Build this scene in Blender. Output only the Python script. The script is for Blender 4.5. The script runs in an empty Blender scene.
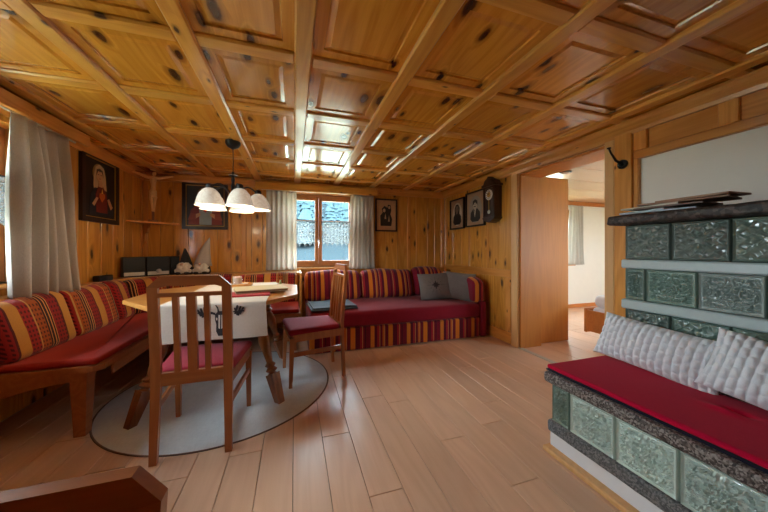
import bpy, bmesh, math, random
from mathutils import Vector, Matrix, noise
random.seed(7)
R = math.radians
scene = bpy.context.scene
COL = scene.collection

# ------------------------------------------------------------------ camera, world, exposure
F_PX, V_HORIZON, CAM_H = 284.0, 250.0, 1.12
YAW = math.atan(90.0 / F_PX)
cam_data = bpy.data.cameras.new('camera')
cam_data.sensor_width = 36.0
cam_data.lens = F_PX / 768.0 * 36.0
cam_data.shift_y = (V_HORIZON - 256.0) / 768.0
cam_data.clip_start = 0.02
cam_data.clip_end = 600
cam = bpy.data.objects.new('camera', cam_data)
COL.objects.link(cam)
cam.location = (0, 0, CAM_H)
cam.rotation_euler = (R(90), 0, -YAW)
scene.camera = cam

SKY_STRENGTH = 20.0
world = bpy.data.worlds.new('overcast_sky')
scene.world = world
world.use_nodes = True
wn = world.node_tree.nodes
wn['Background'].inputs['Color'].default_value = (0.79, 0.905, 1.0, 1)
wn['Background'].inputs['Strength'].default_value = SKY_STRENGTH

vs = scene.view_settings
vs.view_transform = 'Standard'
vs.look = 'None'
vs.gamma = 1.0
vs.exposure = 0.82
vs.use_curve_mapping = False
scene.cycles.max_bounces = 10
scene.cycles.diffuse_bounces = 6
scene.cycles.glossy_bounces = 4
scene.cycles.transparent_max_bounces = 12
scene.cycles.sample_clamp_indirect = 8.0

# room constants (metres)
XL, XR, YB, YF, ZC, ZB = -1.82, 2.455, 4.33, -1.6, 2.118, 2.085
WT = 0.26

# ------------------------------------------------------------------ geometry helpers
class G:
    def __init__(s):
        s.v = []; s.f = []; s.m = []
    def add(s, v, f, mi=0, M=None):
        o = len(s.v)
        if M is not None:
            v = [tuple(M @ Vector(p)) for p in v]
        s.v += [tuple(p) for p in v]
        s.f += [tuple(i + o for i in q) for q in f]
        s.m += [mi] * len(f)
        return s
    def box(s, x0, x1, y0, y1, z0, z1, b=0.0, mi=0, M=None):
        cx, cy, cz = (x0+x1)/2, (y0+y1)/2, (z0+z1)/2
        a, d, c = abs(x1-x0)/2, abs(y1-y0)/2, abs(z1-z0)/2
        b = min(b, a*.45, d*.45, c*.45)
        if b <= 0:
            v = [(cx+i*a, cy+j*d, cz+k*c) for i in (-1,1) for j in (-1,1) for k in (-1,1)]
            f = [(0,1,3,2),(4,6,7,5),(0,4,5,1),(2,3,7,6),(0,2,6,4),(1,5,7,3)]
            return s.add(v, f, mi, M)
        v = []; ix = {}
        for i in (-1,1):
            for j in (-1,1):
                for k in (-1,1):
                    for ax in range(3):
                        h = [a-b, d-b, c-b]; h[ax] += b
                        ix[(i,j,k,ax)] = len(v)
                        v.append((cx+i*h[0], cy+j*h[1], cz+k*h[2]))
        f = []
        sg = [(-1,-1),(-1,1),(1,1),(1,-1)]
        for e in (-1,1):
            f.append(tuple(ix[(e,p,q,0)] for p,q in sg))
            f.append(tuple(ix[(p,e,q,1)] for p,q in sg))
            f.append(tuple(ix[(p,q,e,2)] for p,q in sg))
        for p in (-1,1):
            for q in (-1,1):
                f.append((ix[(-1,p,q,1)], ix[(1,p,q,1)], ix[(1,p,q,2)], ix[(-1,p,q,2)]))
                f.append((ix[(p,-1,q,0)], ix[(p,1,q,0)], ix[(p,1,q,2)], ix[(p,-1,q,2)]))
                f.append((ix[(p,q,-1,0)], ix[(p,q,1,0)], ix[(p,q,1,1)], ix[(p,q,-1,1)]))
                for r in (-1,1):
                    f.append((ix[(p,q,r,0)], ix[(p,q,r,1)], ix[(p,q,r,2)]))
        return s.add(v, f, mi, M)
    def prism(s, poly, h0, h1, plane='xy', mi=0, M=None):
        """poly extruded from h0 to h1 along the third axis"""
        n = len(poly)
        def p3(p, h):
            if plane == 'xy': return (p[0], p[1], h)
            if plane == 'xz': return (p[0], h, p[1])
            return (h, p[0], p[1])
        v = [p3(p, h0) for p in poly] + [p3(p, h1) for p in poly]
        f = [tuple(range(n))[::-1], tuple(range(n, 2*n))]
        f += [(i, (i+1) % n, n+(i+1) % n, n+i) for i in range(n)]
        return s.add(v, f, mi, M)
    def tube(s, path, rad, n=10, mi=0, M=None, square=False):
        path = [Vector(p) for p in path]
        if not hasattr(rad, '__len__'): rad = [rad]*len(path)
        if square: n = 4
        v = []; f = []
        t0 = (path[1]-path[0]).normalized()
        up = Vector((0,0,1)) if abs(t0.z) < .9 else Vector((1,0,0))
        u = t0.cross(up).normalized()
        for i, p in enumerate(path):
            t = (path[min(i+1, len(path)-1)] - path[max(i-1, 0)]).normalized()
            u = (u - t*u.dot(t)).normalized(); w = t.cross(u)
            for k in range(n):
                a = 2*math.pi*(k+(.5 if square else 0))/n
                q = p + (u*math.cos(a) + w*math.sin(a))*rad[i]*(1.4142 if square else 1)
                v.append(tuple(q))
        for i in range(len(path)-1):
            for k in range(n):
                f.append((i*n+k, i*n+(k+1) % n, (i+1)*n+(k+1) % n, (i+1)*n+k))
        f.append(tuple(range(n))[::-1]); f.append(tuple(range((len(path)-1)*n, len(path)*n)))
        return s.add(v, f, mi, M)
    def lathe(s, prof, n=24, mi=0, M=None, close=True):
        """prof: (r, z) points from one end to the other around z"""
        v = []; f = []
        for r, z in prof:
            for k in range(n):
                a = 2*math.pi*k/n
                v.append((r*math.cos(a), r*math.sin(a), z))
        for i in range(len(prof)-1):
            for k in range(n):
                f.append((i*n+k, i*n+(k+1) % n, (i+1)*n+(k+1) % n, (i+1)*n+k))
        if close:
            f.append(tuple(range(n))[::-1]); f.append(tuple(range((len(prof)-1)*n, len(prof)*n)))
        return s.add(v, f, mi, M)
    def rbox(s, a, b, c, r, seg=4, div=(6,6,3), fn=None, mi=0, M=None):
        """rounded box centred on the origin, half sizes a,b,c; fn deforms a point"""
        def coords(h, d):
            rr = min(r, h)
            o = []
            for i in range(seg): o.append(-h + rr*(1-math.cos(i/seg*math.pi/2)) if False else -h + rr*i/seg)
            m = max(1, d)
            for i in range(m+1): o.append(-(h-rr) + 2*(h-rr)*i/m)
            for i in range(1, seg+1): o.append(h-rr + rr*i/seg)
            w = [o[0]]
            for x in o[1:]:
                if x - w[-1] > 1e-6: w.append(x)
            return w
        X, Y, Z = coords(a, div[0]), coords(b, div[1]), coords(c, div[2])
        ra, rb, rc = min(r,a), min(r,b), min(r,c)
        v = []; ix = {}; f = []
        nx, ny, nz = len(X)-1, len(Y)-1, len(Z)-1
        def vid(i, j, k):
            if (i,j,k) not in ix:
                p = Vector((X[i], Y[j], Z[k]))
                q = Vector((max(-(a-ra), min(a-ra, p.x)), max(-(b-rb), min(b-rb, p.y)), max(-(c-rc), min(c-rc, p.z))))
                d = p - q
                # cube to sphere on the corner zones
                e = Vector((d.x/ra if ra else 0, d.y/rb if rb else 0, d.z/rc if rc else 0))
                mx = max(abs(e.x), abs(e.y), abs(e.z))
                if mx > 1e-9 and e.length > 1e-9:
                    e = e.normalized()*mx
                w = q + Vector((e.x*ra, e.y*rb, e.z*rc))
                if fn: w = Vector(fn(w))
                ix[(i,j,k)] = len(v); v.append(tuple(w))
            return ix[(i,j,k)]
        for i in range(nx):
            for j in range(ny):
                f.append((vid(i,j,0), vid(i,j+1,0), vid(i+1,j+1,0), vid(i+1,j,0)))
                f.append((vid(i,j,nz), vid(i+1,j,nz), vid(i+1,j+1,nz), vid(i,j+1,nz)))
        for i in range(nx):
            for k in range(nz):
                f.append((vid(i,0,k), vid(i+1,0,k), vid(i+1,0,k+1), vid(i,0,k+1)))
                f.append((vid(i,ny,k), vid(i,ny,k+1), vid(i+1,ny,k+1), vid(i+1,ny,k)))
        for j in range(ny):
            for k in range(nz):
                f.append((vid(0,j,k), vid(0,j,k+1), vid(0,j+1,k+1), vid(0,j+1,k)))
                f.append((vid(nx,j,k), vid(nx,j+1,k), vid(nx,j+1,k+1), vid(nx,j,k+1)))
        return s.add(v, f, mi, M)
    def mesh(s, name, mats, smooth=False, auto=None):
        me = bpy.data.meshes.new(name)
        me.from_pydata(s.v, [], s.f)
        bm = bmesh.new(); bm.from_mesh(me)
        bmesh.ops.recalc_face_normals(bm, faces=bm.faces)
        bm.to_mesh(me); bm.free()
        for m in (mats if isinstance(mats, (list, tuple)) else [mats]):
            me.materials.append(m)
        if max(s.m, default=0) > 0:
            me.polygons.foreach_set('material_index', s.m)
        if smooth:
            me.polygons.foreach_set('use_smooth', [True]*len(me.polygons))
            if auto is not None:
                me.set_sharp_from_angle(angle=R(auto))
        me.update()
        return me

def link(o, parent=None, loc=(0,0,0), rot=(0,0,0), sc=None):
    COL.objects.link(o)
    o.location = loc; o.rotation_euler = rot
    if sc: o.scale = sc
    if parent: o.parent = parent
    return o
def tag(o, label, cat, group=None, kind=None):
    o['label'] = label
    if cat: o['category'] = cat
    if group: o['group'] = group
    if kind: o['kind'] = kind
    return o
def part(name, g, mat, parent=None, loc=(0,0,0), rot=(0,0,0), smooth=False, auto=None):
    me = g.mesh(name, mat, smooth, auto) if isinstance(g, G) else g
    return link(bpy.data.objects.new(name, me), parent, loc, rot)
def thing(name, label, cat, loc=(0,0,0), rot=(0,0,0), group=None, kind=None):
    o = bpy.data.objects.new(name, None)
    o.empty_display_size = .1
    link(o, None, loc, rot)
    return tag(o, label, cat, group, kind)
def copy_tree(o, parent=None):
    c = o.copy(); COL.objects.link(c); c.parent = parent
    for ch in [k for k in COL.objects if k.parent == o]:
        copy_tree(ch, c)
    return c
_mc = {}
def piece(name, dims, b, mat, parent, loc, rot=(0,0,0)):
    """a chamfered board centred on loc; alike boards share their mesh"""
    key = (name, tuple(round(d, 3) for d in dims), b, mat.name)
    if key not in _mc:
        x, y, z = (d/2 for d in dims)
        _mc[key] = G().box(-x, x, -y, y, -z, z, b).mesh(name, mat)
    return link(bpy.data.objects.new(name, _mc[key]), parent, loc, rot)

# ------------------------------------------------------------------ materials
def lin(c):
    c = c/255.0
    return c/12.92 if c <= .04045 else ((c+.055)/1.055)**2.4
def rgb(r, g, b): return (lin(r), lin(g), lin(b), 1.0)

class NT:
    def __init__(s, name):
        s.mat = bpy.data.materials.new(name); s.mat.use_nodes = True
        s.t = s.mat.node_tree; s.n = s.t.nodes; s.bsdf = s.n['Principled BSDF']; s.out = s.n['Material Output']
    def new(s, typ, **kw):
        n = s.n.new(typ)
        for k, v in kw.items(): setattr(n, k, v)
        return n
    def put(s, sock, val):
        if hasattr(val, 'is_linked') or isinstance(val, bpy.types.NodeSocket): s.t.links.new(val, sock)
        else: sock.default_value = val
    def math(s, op, a, b=0.0, c=None, clamp=False):
        n = s.new('ShaderNodeMath', operation=op, use_clamp=clamp)
        s.put(n.inputs[0], a); s.put(n.inputs[1], b)
        if c is not None: s.put(n.inputs[2], c)
        return n.outputs[0]
    def vmath(s, op, a, b=(0,0,0)):
        n = s.new('ShaderNodeVectorMath', operation=op)
        s.put(n.inputs[0], a); s.put(n.inputs[1], b)
        return n.outputs[0]
    def ramp(s, fac, stops, interp='LINEAR'):
        n = s.new('ShaderNodeValToRGB'); n.color_ramp.interpolation = interp
        e = n.color_ramp.elements
        while len(e) > len(stops): e.remove(e[-1])
        while len(e) < len(stops): e.new(1.0)
        for el, (p, c) in zip(e, stops):
            el.position = p; el.color = c
        s.put(n.inputs[0], fac)
        return n.outputs[0]
    def mix(s, fac, a, b, mode='MIX'):
        n = s.new('ShaderNodeMix', data_type='RGBA', blend_type=mode)
        s.put(n.inputs[0], fac); s.put(n.inputs[6], a); s.put(n.inputs[7], b)
        return n.outputs[2]
    def noise(s, vec, scale=5, detail=4, rough=.55, dist=0.0):
        n = s.new('ShaderNodeTexNoise')
        s.put(n.inputs['Vector'], vec); n.inputs['Scale'].default_value = scale
        n.inputs['Detail'].default_value = detail; n.inputs['Roughness'].default_value = rough
        n.inputs['Distortion'].default_value = dist
        return n.outputs['Fac']
    def coord(s): return s.new('ShaderNodeTexCoord').outputs['Object']
    def rand(s): return s.new('ShaderNodeObjectInfo').outputs['Random']
    def bump(s, h, strength=.3, dist=.01):
        n = s.new('ShaderNodeBump'); n.inputs['Strength'].default_value = strength
        n.inputs['Distance'].default_value = dist
        s.put(n.inputs['Height'], h)
        s.t.links.new(n.outputs[0], s.bsdf.inputs['Normal'])
    def set(s, **kw):
        for k, v in kw.items(): s.put(s.bsdf.inputs[k.replace('_', ' ')], v)
        return s

def m_wood(name, light, mid, axis=1, knots=1.0, rough=.3, coat=.0, knot_col=rgb(60,26,10), grain=1.0, vary=.25, knot_scale=1.0, spec=.5, density=.5):
    t = NT(name)
    r = t.rand()
    off = t.new('ShaderNodeCombineXYZ')
    t.put(off.inputs[0], t.math('MULTIPLY', r, 37.7)); t.put(off.inputs[1], t.math('MULTIPLY', r, 91.3)); t.put(off.inputs[2], t.math('MULTIPLY', r, 17.9))
    v = t.vmath('ADD', t.coord(), off.outputs[0])
    def stretch(ac, al):
        s = [ac, ac, ac]; s[axis] = al
        return t.vmath('MULTIPLY', v, tuple(s))
    sx = t.new('ShaderNodeSeparateXYZ'); t.put(sx.inputs[0], v)
    oth = [i for i in range(3) if i != axis]
    cv = t.new('ShaderNodeCombineXYZ')
    t.put(cv.inputs[0], t.math('MULTIPLY', t.math('ADD', sx.outputs[oth[0]], sx.outputs[oth[1]]), 7.5*knot_scale))
    t.put(cv.inputs[1], t.math('MULTIPLY', sx.outputs[axis], 3.0*knot_scale))
    vor = t.new('ShaderNodeTexVoronoi', voronoi_dimensions='2D'); t.put(vor.inputs['Vector'], cv.outputs[0]); vor.inputs['Scale'].default_value = 1.0
    vc = t.new('ShaderNodeSeparateColor'); t.put(vc.inputs[0], vor.outputs['Color'])
    d = t.math('MULTIPLY', vor.outputs['Distance'], t.math('ADD', .75, t.math('MULTIPLY', vc.outputs[1], .9)))
    d = t.math('ADD', d, t.math('GREATER_THAN', vc.outputs[0], density))
    wob = t.noise(stretch(30, 18), 1, 2)
    d2 = t.math('ADD', d, t.math('MULTIPLY', t.math('SUBTRACT', wob, .5), .09))
    near = t.math('SUBTRACT', 1.0, t.math('MULTIPLY', d2, 2.6), clamp=True)
    n2 = t.noise(stretch(5.0, .55), 1, 2, .5)
    rings = t.math('SINE', t.math('MULTIPLY', t.math('ADD', n2, t.math('MULTIPLY', near, .22*knots)), 62.0))
    fine = t.noise(stretch(110, 3.0), 1, 4, .6)
    g = t.math('ADD', t.math('MULTIPLY', rings, .22*grain), t.math('MULTIPLY', t.math('SUBTRACT', fine, .5), .9*grain))
    g = t.math('ADD', g, .5, clamp=True)
    col = t.mix(g, mid, light)
    br = t.math('ADD', 1.0 - vary*.5, t.math('MULTIPLY', r, vary))
    blotch = t.noise(stretch(3.0, 1.0), 1, 2)
    br = t.math('MULTIPLY', br, t.math('ADD', .82, t.math('MULTIPLY', blotch, .36)))
    hs = t.new('ShaderNodeHueSaturation'); t.put(hs.inputs['Value'], br); t.put(hs.inputs['Color'], col)
    col = hs.outputs[0]
    if knots > 0:
        k = t.ramp(d2, [(0.0, (1,1,1,1)), (.115*knots, (.92,.92,.92,1)), (.16*knots, (.45,.45,.45,1)), (.32*knots, (0,0,0,1))])
        col = t.mix(k, col, knot_col)
    t.set(Base_Color=col, Roughness=rough, Coat_Weight=coat, Coat_Roughness=.12, Specular_IOR_Level=spec)
    t.bump(t.math('ADD', t.math('MULTIPLY', fine, .3), t.math('MULTIPLY', blotch, 1.2)), .12, .006)
    return t.mat

def m_plain(name, col, rough=.5, metal=0.0, noise_amt=.1, scale=20, bump=.0, coat=0.0, sheen=0.0, spec=.5):
    t = NT(name)
    n = t.noise(t.coord(), scale, 4)
    hs = t.new('ShaderNodeHueSaturation')
    t.put(hs.inputs['Color'], col); t.put(hs.inputs['Value'], t.math('ADD', 1.0-noise_amt, t.math('MULTIPLY', n, 2*noise_amt)))
    t.set(Base_Color=hs.outputs[0], Roughness=rough, Metallic=metal, Coat_Weight=coat, Sheen_Weight=sheen, Specular_IOR_Level=spec)
    if bump: t.bump(n, bump, .004)
    return t.mat

def m_fabric(name, col, col2=None, weave=350, rough=.9, sheen=.08, amt=.25, bump=.25):
    t = NT(name); c = t.coord()
    w1 = t.noise(t.vmath('MULTIPLY', c, (weave, weave*.25, weave)), 1, 1)
    w2 = t.noise(t.vmath('MULTIPLY', c, (weave*.25, weave, weave*.25)), 1, 1)
    w = t.math('MULTIPLY', t.math('ADD', w1, w2), .5)
    big = t.noise(c, 6, 3)
    cc = t.mix(w, col, col2 or tuple(x*.6 for x in col[:3])+(1,))
    hs = t.new('ShaderNodeHueSaturation'); t.put(hs.inputs['Color'], cc)
    t.put(hs.inputs['Value'], t.math('ADD', 1-amt*.5, t.math('MULTIPLY', big, amt)))
    t.set(Base_Color=hs.outputs[0], Roughness=rough, Sheen_Weight=sheen, Specular_IOR_Level=.15)
    t.bump(w, bump, .002)
    return t.mat

def m_stripes(name, period, stops, dots=None, rough=.92):
    """stripes across local x; dots: list of (from, to) spans of the period that carry a dark check"""
    t = NT(name); sep = t.new('ShaderNodeSeparateXYZ'); t.put(sep.inputs[0], t.coord())
    x, z = sep.outputs[0], sep.outputs[2]
    y = sep.outputs[1]
    u = t.math('FRACT', t.math('DIVIDE', x, period))
    col = t.ramp(u, stops, 'CONSTANT')
    if dots:
        a = t.math('FRACT', t.math('MULTIPLY', x, 1/.024)); b = t.math('FRACT', t.math('MULTIPLY', t.math('ADD', z, t.math('MULTIPLY', y, .6)), 1/.024))
        inside = t.math('MULTIPLY', t.math('LESS_THAN', a, .5), t.math('LESS_THAN', b, .5))
        span = None
        for lo, hi in dots:
            m = t.math('MULTIPLY', t.math('GREATER_THAN', u, lo), t.math('LESS_THAN', u, hi))
            span = m if span is None else t.math('ADD', span, m)
        col = t.mix(t.math('MULTIPLY', inside, t.math('MULTIPLY', span, .8)), col, rgb(60,22,20))
    w = t.noise(t.vmath('MULTIPLY', t.coord(), (400, 400, 400)), 1, 1)
    hs = t.new('ShaderNodeHueSaturation'); t.put(hs.inputs['Color'], col)
    t.put(hs.inputs['Value'], t.math('ADD', .75, t.math('MULTIPLY', w, .5)))
    t.set(Base_Color=hs.outputs[0], Roughness=rough, Sheen_Weight=.2, Specular_IOR_Level=.15)
    t.bump(w, .3, .002)
    return t.mat

def m_glass(name='window_glass'):
    t = NT(name); t.n.remove(t.bsdf)
    tr = t.new('ShaderNodeBsdfTransparent'); gl = t.new('ShaderNodeBsdfGlossy'); gl.inputs['Roughness'].default_value = .02
    tr.inputs['Color'].default_value = (.93,.97,.97,1)
    lw = t.new('ShaderNodeLayerWeight'); lw.inputs['Blend'].default_value = .5
    fac = t.math('ADD', .04, t.math('MULTIPLY', t.math('POWER', lw.outputs['Facing'], 5.0), .9))
    mx = t.new('ShaderNodeMixShader'); t.put(mx.inputs[0], fac)
    t.t.links.new(tr.outputs[0], mx.inputs[1]); t.t.links.new(gl.outputs[0], mx.inputs[2]); t.t.links.new(mx.outputs[0], t.out.inputs[0])
    return t.mat
def m_sheer(name, col, density, holes=False):
    t = NT(name); t.n.remove(t.bsdf)
    tr = t.new('ShaderNodeBsdfTransparent'); tl = t.new('ShaderNodeBsdfTranslucent'); df = t.new('ShaderNodeBsdfDiffuse')
    tl.inputs['Color'].default_value = col; df.inputs['Color'].default_value = col
    a = t.new('ShaderNodeMixShader'); a.inputs[0].default_value = .5
    t.t.links.new(tl.outputs[0], a.inputs[1]); t.t.links.new(df.outputs[0], a.inputs[2])
    mx = t.new('ShaderNodeMixShader')
    if holes:
        vo = t.new('ShaderNodeTexVoronoi'); t.put(vo.inputs['Vector'], t.coord()); vo.inputs['Scale'].default_value = 60
        t.put(mx.inputs[0], t.math('ADD', density-.2, t.math('MULTIPLY', vo.outputs['Distance'], .5), clamp=True))
    else: mx.inputs[0].default_value = density
    t.t.links.new(tr.outputs[0], mx.inputs[1]); t.t.links.new(a.outputs[0], mx.inputs[2]); t.t.links.new(mx.outputs[0], t.out.inputs[0])
    return t.mat
def m_curtain(name, col, trans=.35):
    t = NT(name); t.n.remove(t.bsdf); c = t.coord()
    w = t.noise(t.vmath('MULTIPLY', c, (300, 300, 90)), 1, 1)
    cc = t.mix(w, col, tuple(x*.75 for x in col[:3])+(1,))
    tl = t.new('ShaderNodeBsdfTranslucent'); df = t.new('ShaderNodeBsdfDiffuse')
    t.put(tl.inputs[0], cc); t.put(df.inputs[0], cc)
    mx = t.new('ShaderNodeMixShader'); mx.inputs[0].default_value = trans
    t.t.links.new(df.outputs[0], mx.inputs[1]); t.t.links.new(tl.outputs[0], mx.inputs[2]); t.t.links.new(mx.outputs[0], t.out.inputs[0])
    return t.mat
def m_glaze(name, c1, c2, rough=.12):
    t = NT(name); c = t.coord()
    n = t.noise(c, 9, 4); r = t.rand()
    col = t.mix(n, c1, c2)
    hs = t.new('ShaderNodeHueSaturation'); t.put(hs.inputs['Color'], col)
    t.put(hs.inputs['Value'], t.math('ADD', .8, t.math('MULTIPLY', r, .4)))
    t.set(Base_Color=hs.outputs[0], Roughness=rough, Specular_IOR_Level=.6, Coat_Weight=.4, Coat_Roughness=.06)
    t.bump(t.noise(c, 60, 3), .15, .004)
    return t.mat
def m_stone(name, c1, c2, c3, rough=.5, scale=90, bump=.5):
    t = NT(name); c = t.coord()
    vo = t.new('ShaderNodeTexVoronoi'); t.put(vo.inputs['Vector'], c); vo.inputs['Scale'].default_value = scale
    sp = t.new('ShaderNodeSeparateColor'); t.put(sp.inputs[0], vo.outputs['Color'])
    n = t.noise(c, scale*.4, 5)
    f = t.math('ADD', t.math('MULTIPLY', sp.outputs[0], .55), t.math('MULTIPLY', n, .45))
    col = t.ramp(f, [(.25, c1), (.5, c2), (.72, c3)])
    t.set(Base_Color=col, Roughness=rough)
    t.bump(t.math('ADD', n, t.math('MULTIPLY', sp.outputs[0], .3)), bump, .008)
    return t.mat
def m_emit(name, col, strength):
    t = NT(name); t.set(Base_Color=col, Emission_Color=col, Emission_Strength=strength); return t.mat

PINE_L, PINE_M = rgb(214,142,58), rgb(172,98,30)
W_CEIL = m_wood('pine_ceiling', rgb(224,158,60), rgb(186,114,32), 1, .95, .21, .5, grain=.8, knot_scale=.95, density=.72)
W_BEAM = m_wood('pine_beam_long', rgb(230,170,80), rgb(202,134,50), 1, .35, .3, .4)
W_BEAMX = m_wood('pine_beam_cross', rgb(228,166,74), rgb(198,130,46), 0, .35, .3, .4)
W_WALL = m_wood('pine_wall_boards', rgb(224,162,70), rgb(192,122,38), 2, .85, .33, .3, density=.4)
W_TRIMX = m_wood('pine_trim_x', rgb(224,156,74), rgb(194,120,44), 0, .3, .33, .3)
W_TRIMY = m_wood('pine_trim_y', rgb(222,154,74), rgb(192,118,44), 1, .3, .33, .3)
W_TRIMZ = m_wood('pine_trim_z', rgb(226,160,80), rgb(196,124,48), 2, .3, .33, .3)
W_CASING = m_wood('light_casing_z', rgb(222,176,118), rgb(200,148,92), 2, 0, .4, .1, grain=.6)
W_CASINGY = m_wood('light_casing_y', rgb(206,148,88), rgb(184,122,66), 1, 0, .4, .1, grain=.6)
W_DOOR = m_wood('door_veneer', rgb(204,130,50), rgb(180,106,34), 2, 0, .5, .0, grain=.6)
W_CHAIR = m_wood('chair_beech', rgb(184,114,62), rgb(154,88,44), 2, 0, .35, .25, grain=.7, vary=.08)
W_CHAIRX = m_wood('chair_beech_rail', rgb(180,110,60), rgb(150,86,44), 0, 0, .35, .25, grain=.7, vary=.08)
W_BENCH = m_wood('bench_beech', rgb(178,110,62), rgb(146,80,40), 1, 0, .38, .2, grain=.7, vary=.08)
W_LEDGE = m_wood('ledge_pine', rgb(220,164,88), rgb(196,132,60), 1, .2, .4, .15, grain=.6)
W_TABLE = m_wood('table_honey', rgb(218,158,84), rgb(188,120,54), 0, .15, .28, .4, grain=.8, vary=.05)
W_LEG = m_wood('table_leg_dark', rgb(164,98,48), rgb(112,62,28), 2, 0, .3, .4, vary=.05)
W_FLOOR = m_wood('floor_beech', rgb(236,198,168), rgb(220,178,146), 1, 0, .3, .0, grain=.75, vary=.12, spec=.5)
W_BED = m_wood('bedroom_wood', rgb(206,130,66), rgb(184,106,48), 0, 0, .4, grain=.5)
W_BEDCEIL = m_wood('bedroom_ceiling', rgb(218,178,138), rgb(200,156,116), 0, 0, .25, .4, grain=.4)
W_DARK = m_wood('dark_walnut', rgb(64,34,22), rgb(38,18,12), 2, 0, .35, .3)
W_FIGURE = m_plain('carved_limewood', rgb(240,196,130), .5, 0, .15, 40)
M_FRAME = m_plain('black_brown_frame', rgb(42,24,18), .35, 0, .2, 30)
M_BLACKFRAME = m_plain('black_frame', rgb(22,19,19), .35, 0, .1, 30)
M_GOLD = m_plain('gold_edge', rgb(196,150,70), .35, .6, .1, 50)
M_BLACK = m_plain('black_iron', rgb(24,23,24), .45, .3, .15, 60, .1)
M_BLACKP = m_plain('black_plastic', rgb(10,10,11), .4, 0, .1, 60)
M_SILVER = m_plain('silver_trim', rgb(200,196,188), .35, .4, .05, 60)
M_CHROME = m_plain('brushed_steel', rgb(205,205,205), .25, 1.0, .05, 60)
M_PLASTER = m_plain('white_plaster', rgb(242,238,228), .85, 0, .03, 8, .1)
M_PLINTH = m_plain('whitewashed_plinth', rgb(228,230,232), .8, 0, .04, 12, .15)
M_BASE = m_plain('dark_underlay', rgb(60,34,16), .8)
M_EXT = m_plain('outer_render', rgb(200,196,188), .9)
M_RED = m_fabric('bench_red_velour', rgb(178,46,28), rgb(142,34,24), 300, .85, .1)
M_RED_SOFA = m_fabric('sofa_red_velour', rgb(150,26,44), rgb(112,16,34), 300, .85, .1)
M_RED_CHAIR = m_fabric('chair_red_velour', rgb(168,34,58), rgb(126,20,40), 300, .85, .1)
M_RED_PAD = m_fabric('stove_pad_red', rgb(200,2,56), rgb(170,2,46), 400, .9, .05, .12)
M_NAVY = m_fabric('pad_dark_piping', rgb(34,28,48))
M_RUG = m_fabric('rug_grey_wool', rgb(224,228,228), rgb(196,200,203), 120, .95, .05, .3, .6)
M_RUGEDGE = m_fabric('rug_dark_binding', rgb(132,106,92))
M_LINEN = m_fabric('runner_linen', rgb(224,216,204), rgb(200,190,176), 350, .9, .2, .1)
M_PRINT = m_fabric('runner_print', rgb(48,44,46), rgb(70,64,64))
M_GREYP = m_fabric('sofa_pillow_grey', rgb(134,126,122), rgb(102,95,93), 220)
M_RUCHE = m_fabric('ruched_pillow', rgb(238,241,244), rgb(214,217,221), 350, .85, .3, .1)
M_BLANKET = m_fabric('folded_blanket_blue', rgb(104,118,130), rgb(66,78,92), 160)
M_CURT = m_curtain('curtain_cream', rgb(232,224,214), .55)
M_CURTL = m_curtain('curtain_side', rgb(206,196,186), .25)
M_CURT2 = m_curtain('curtain_bedroom', rgb(232,228,220), .45)
M_SHEER = m_sheer('lace_sheer', (.2,.21,.215,1), .5, True)
M_GLASS = m_glass()
M_PVC = m_wood('window_wood', rgb(190,128,78), rgb(164,102,56), 2, 0, .4, .1, grain=.5, vary=.05)
M_SHADE = None
M_TILE_A = m_glaze('glaze_dark_green', rgb(78,93,86), rgb(110,125,117))
M_TILE_B = m_glaze('glaze_grey_green', rgb(142,158,150), rgb(170,184,177))
M_TILE_C = m_glaze('glaze_pale_green', rgb(176,198,187), rgb(204,218,210))
M_TILE_D = m_glaze('glaze_mid_green', rgb(102,126,113), rgb(132,152,140))
M_BAND = m_plain('glazed_band', rgb(176,192,190), .3, 0, .08, 40, .1, .3)
M_JOINT = m_plain('dark_joint', rgb(44,60,54), .8)
M_SLAB = m_stone('speckled_granite', rgb(44,36,33), rgb(92,80,74), rgb(150,142,136), .55, 170, .6)
M_SLAB_D = m_stone('grey_granite_low', rgb(70,72,74), rgb(98,98,98), rgb(126,126,126), .6, 170, .5)
M_SLAB_T = m_stone('dark_top_slab', rgb(30,24,22), rgb(54,44,40), rgb(88,76,70), .5, 60, 1.0)
M_SHEET = m_fabric('white_bedding', rgb(236,236,240), rgb(222,222,228))
ST_B = [(0.0, rgb(150,34,32)), (.20, rgb(222,164,92)), (.215, rgb(44,22,24)), (.25, rgb(214,150,84)), (.27, rgb(50,24,26)), (.32, rgb(214,150,84)), (.335, rgb(52,26,26)),
        (.37, rgb(168,84,34)), (.54, rgb(196,146,80)), (.57, rgb(158,38,34)), (.76, rgb(196,136,60)), (.96, rgb(90,30,26))]
M_STRIPE = m_stripes('bench_stripes', .37, ST_B, [(0.0,.20),(.37,.54),(.57,.76)])
ST_S = [(0.0, rgb(120,20,40)), (.12, rgb(206,120,40)), (.22, rgb(92,16,38)), (.30, rgb(160,40,46)), (.36, rgb(206,150,90)), (.375, rgb(104,20,40)), (.44, rgb(190,96,40)), (.49, rgb(206,150,90)), (.505, rgb(110,22,40)),
        (.60, rgb(212,118,34)), (.72, rgb(96,16,36)), (.84, rgb(160,34,44)), (.90, rgb(200,140,80)), (.915, rgb(130,24,40)), (.96, rgb(84,16,34))]
M_STRIPE_S = m_stripes('sofa_stripes', .44, ST_S)

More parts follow.
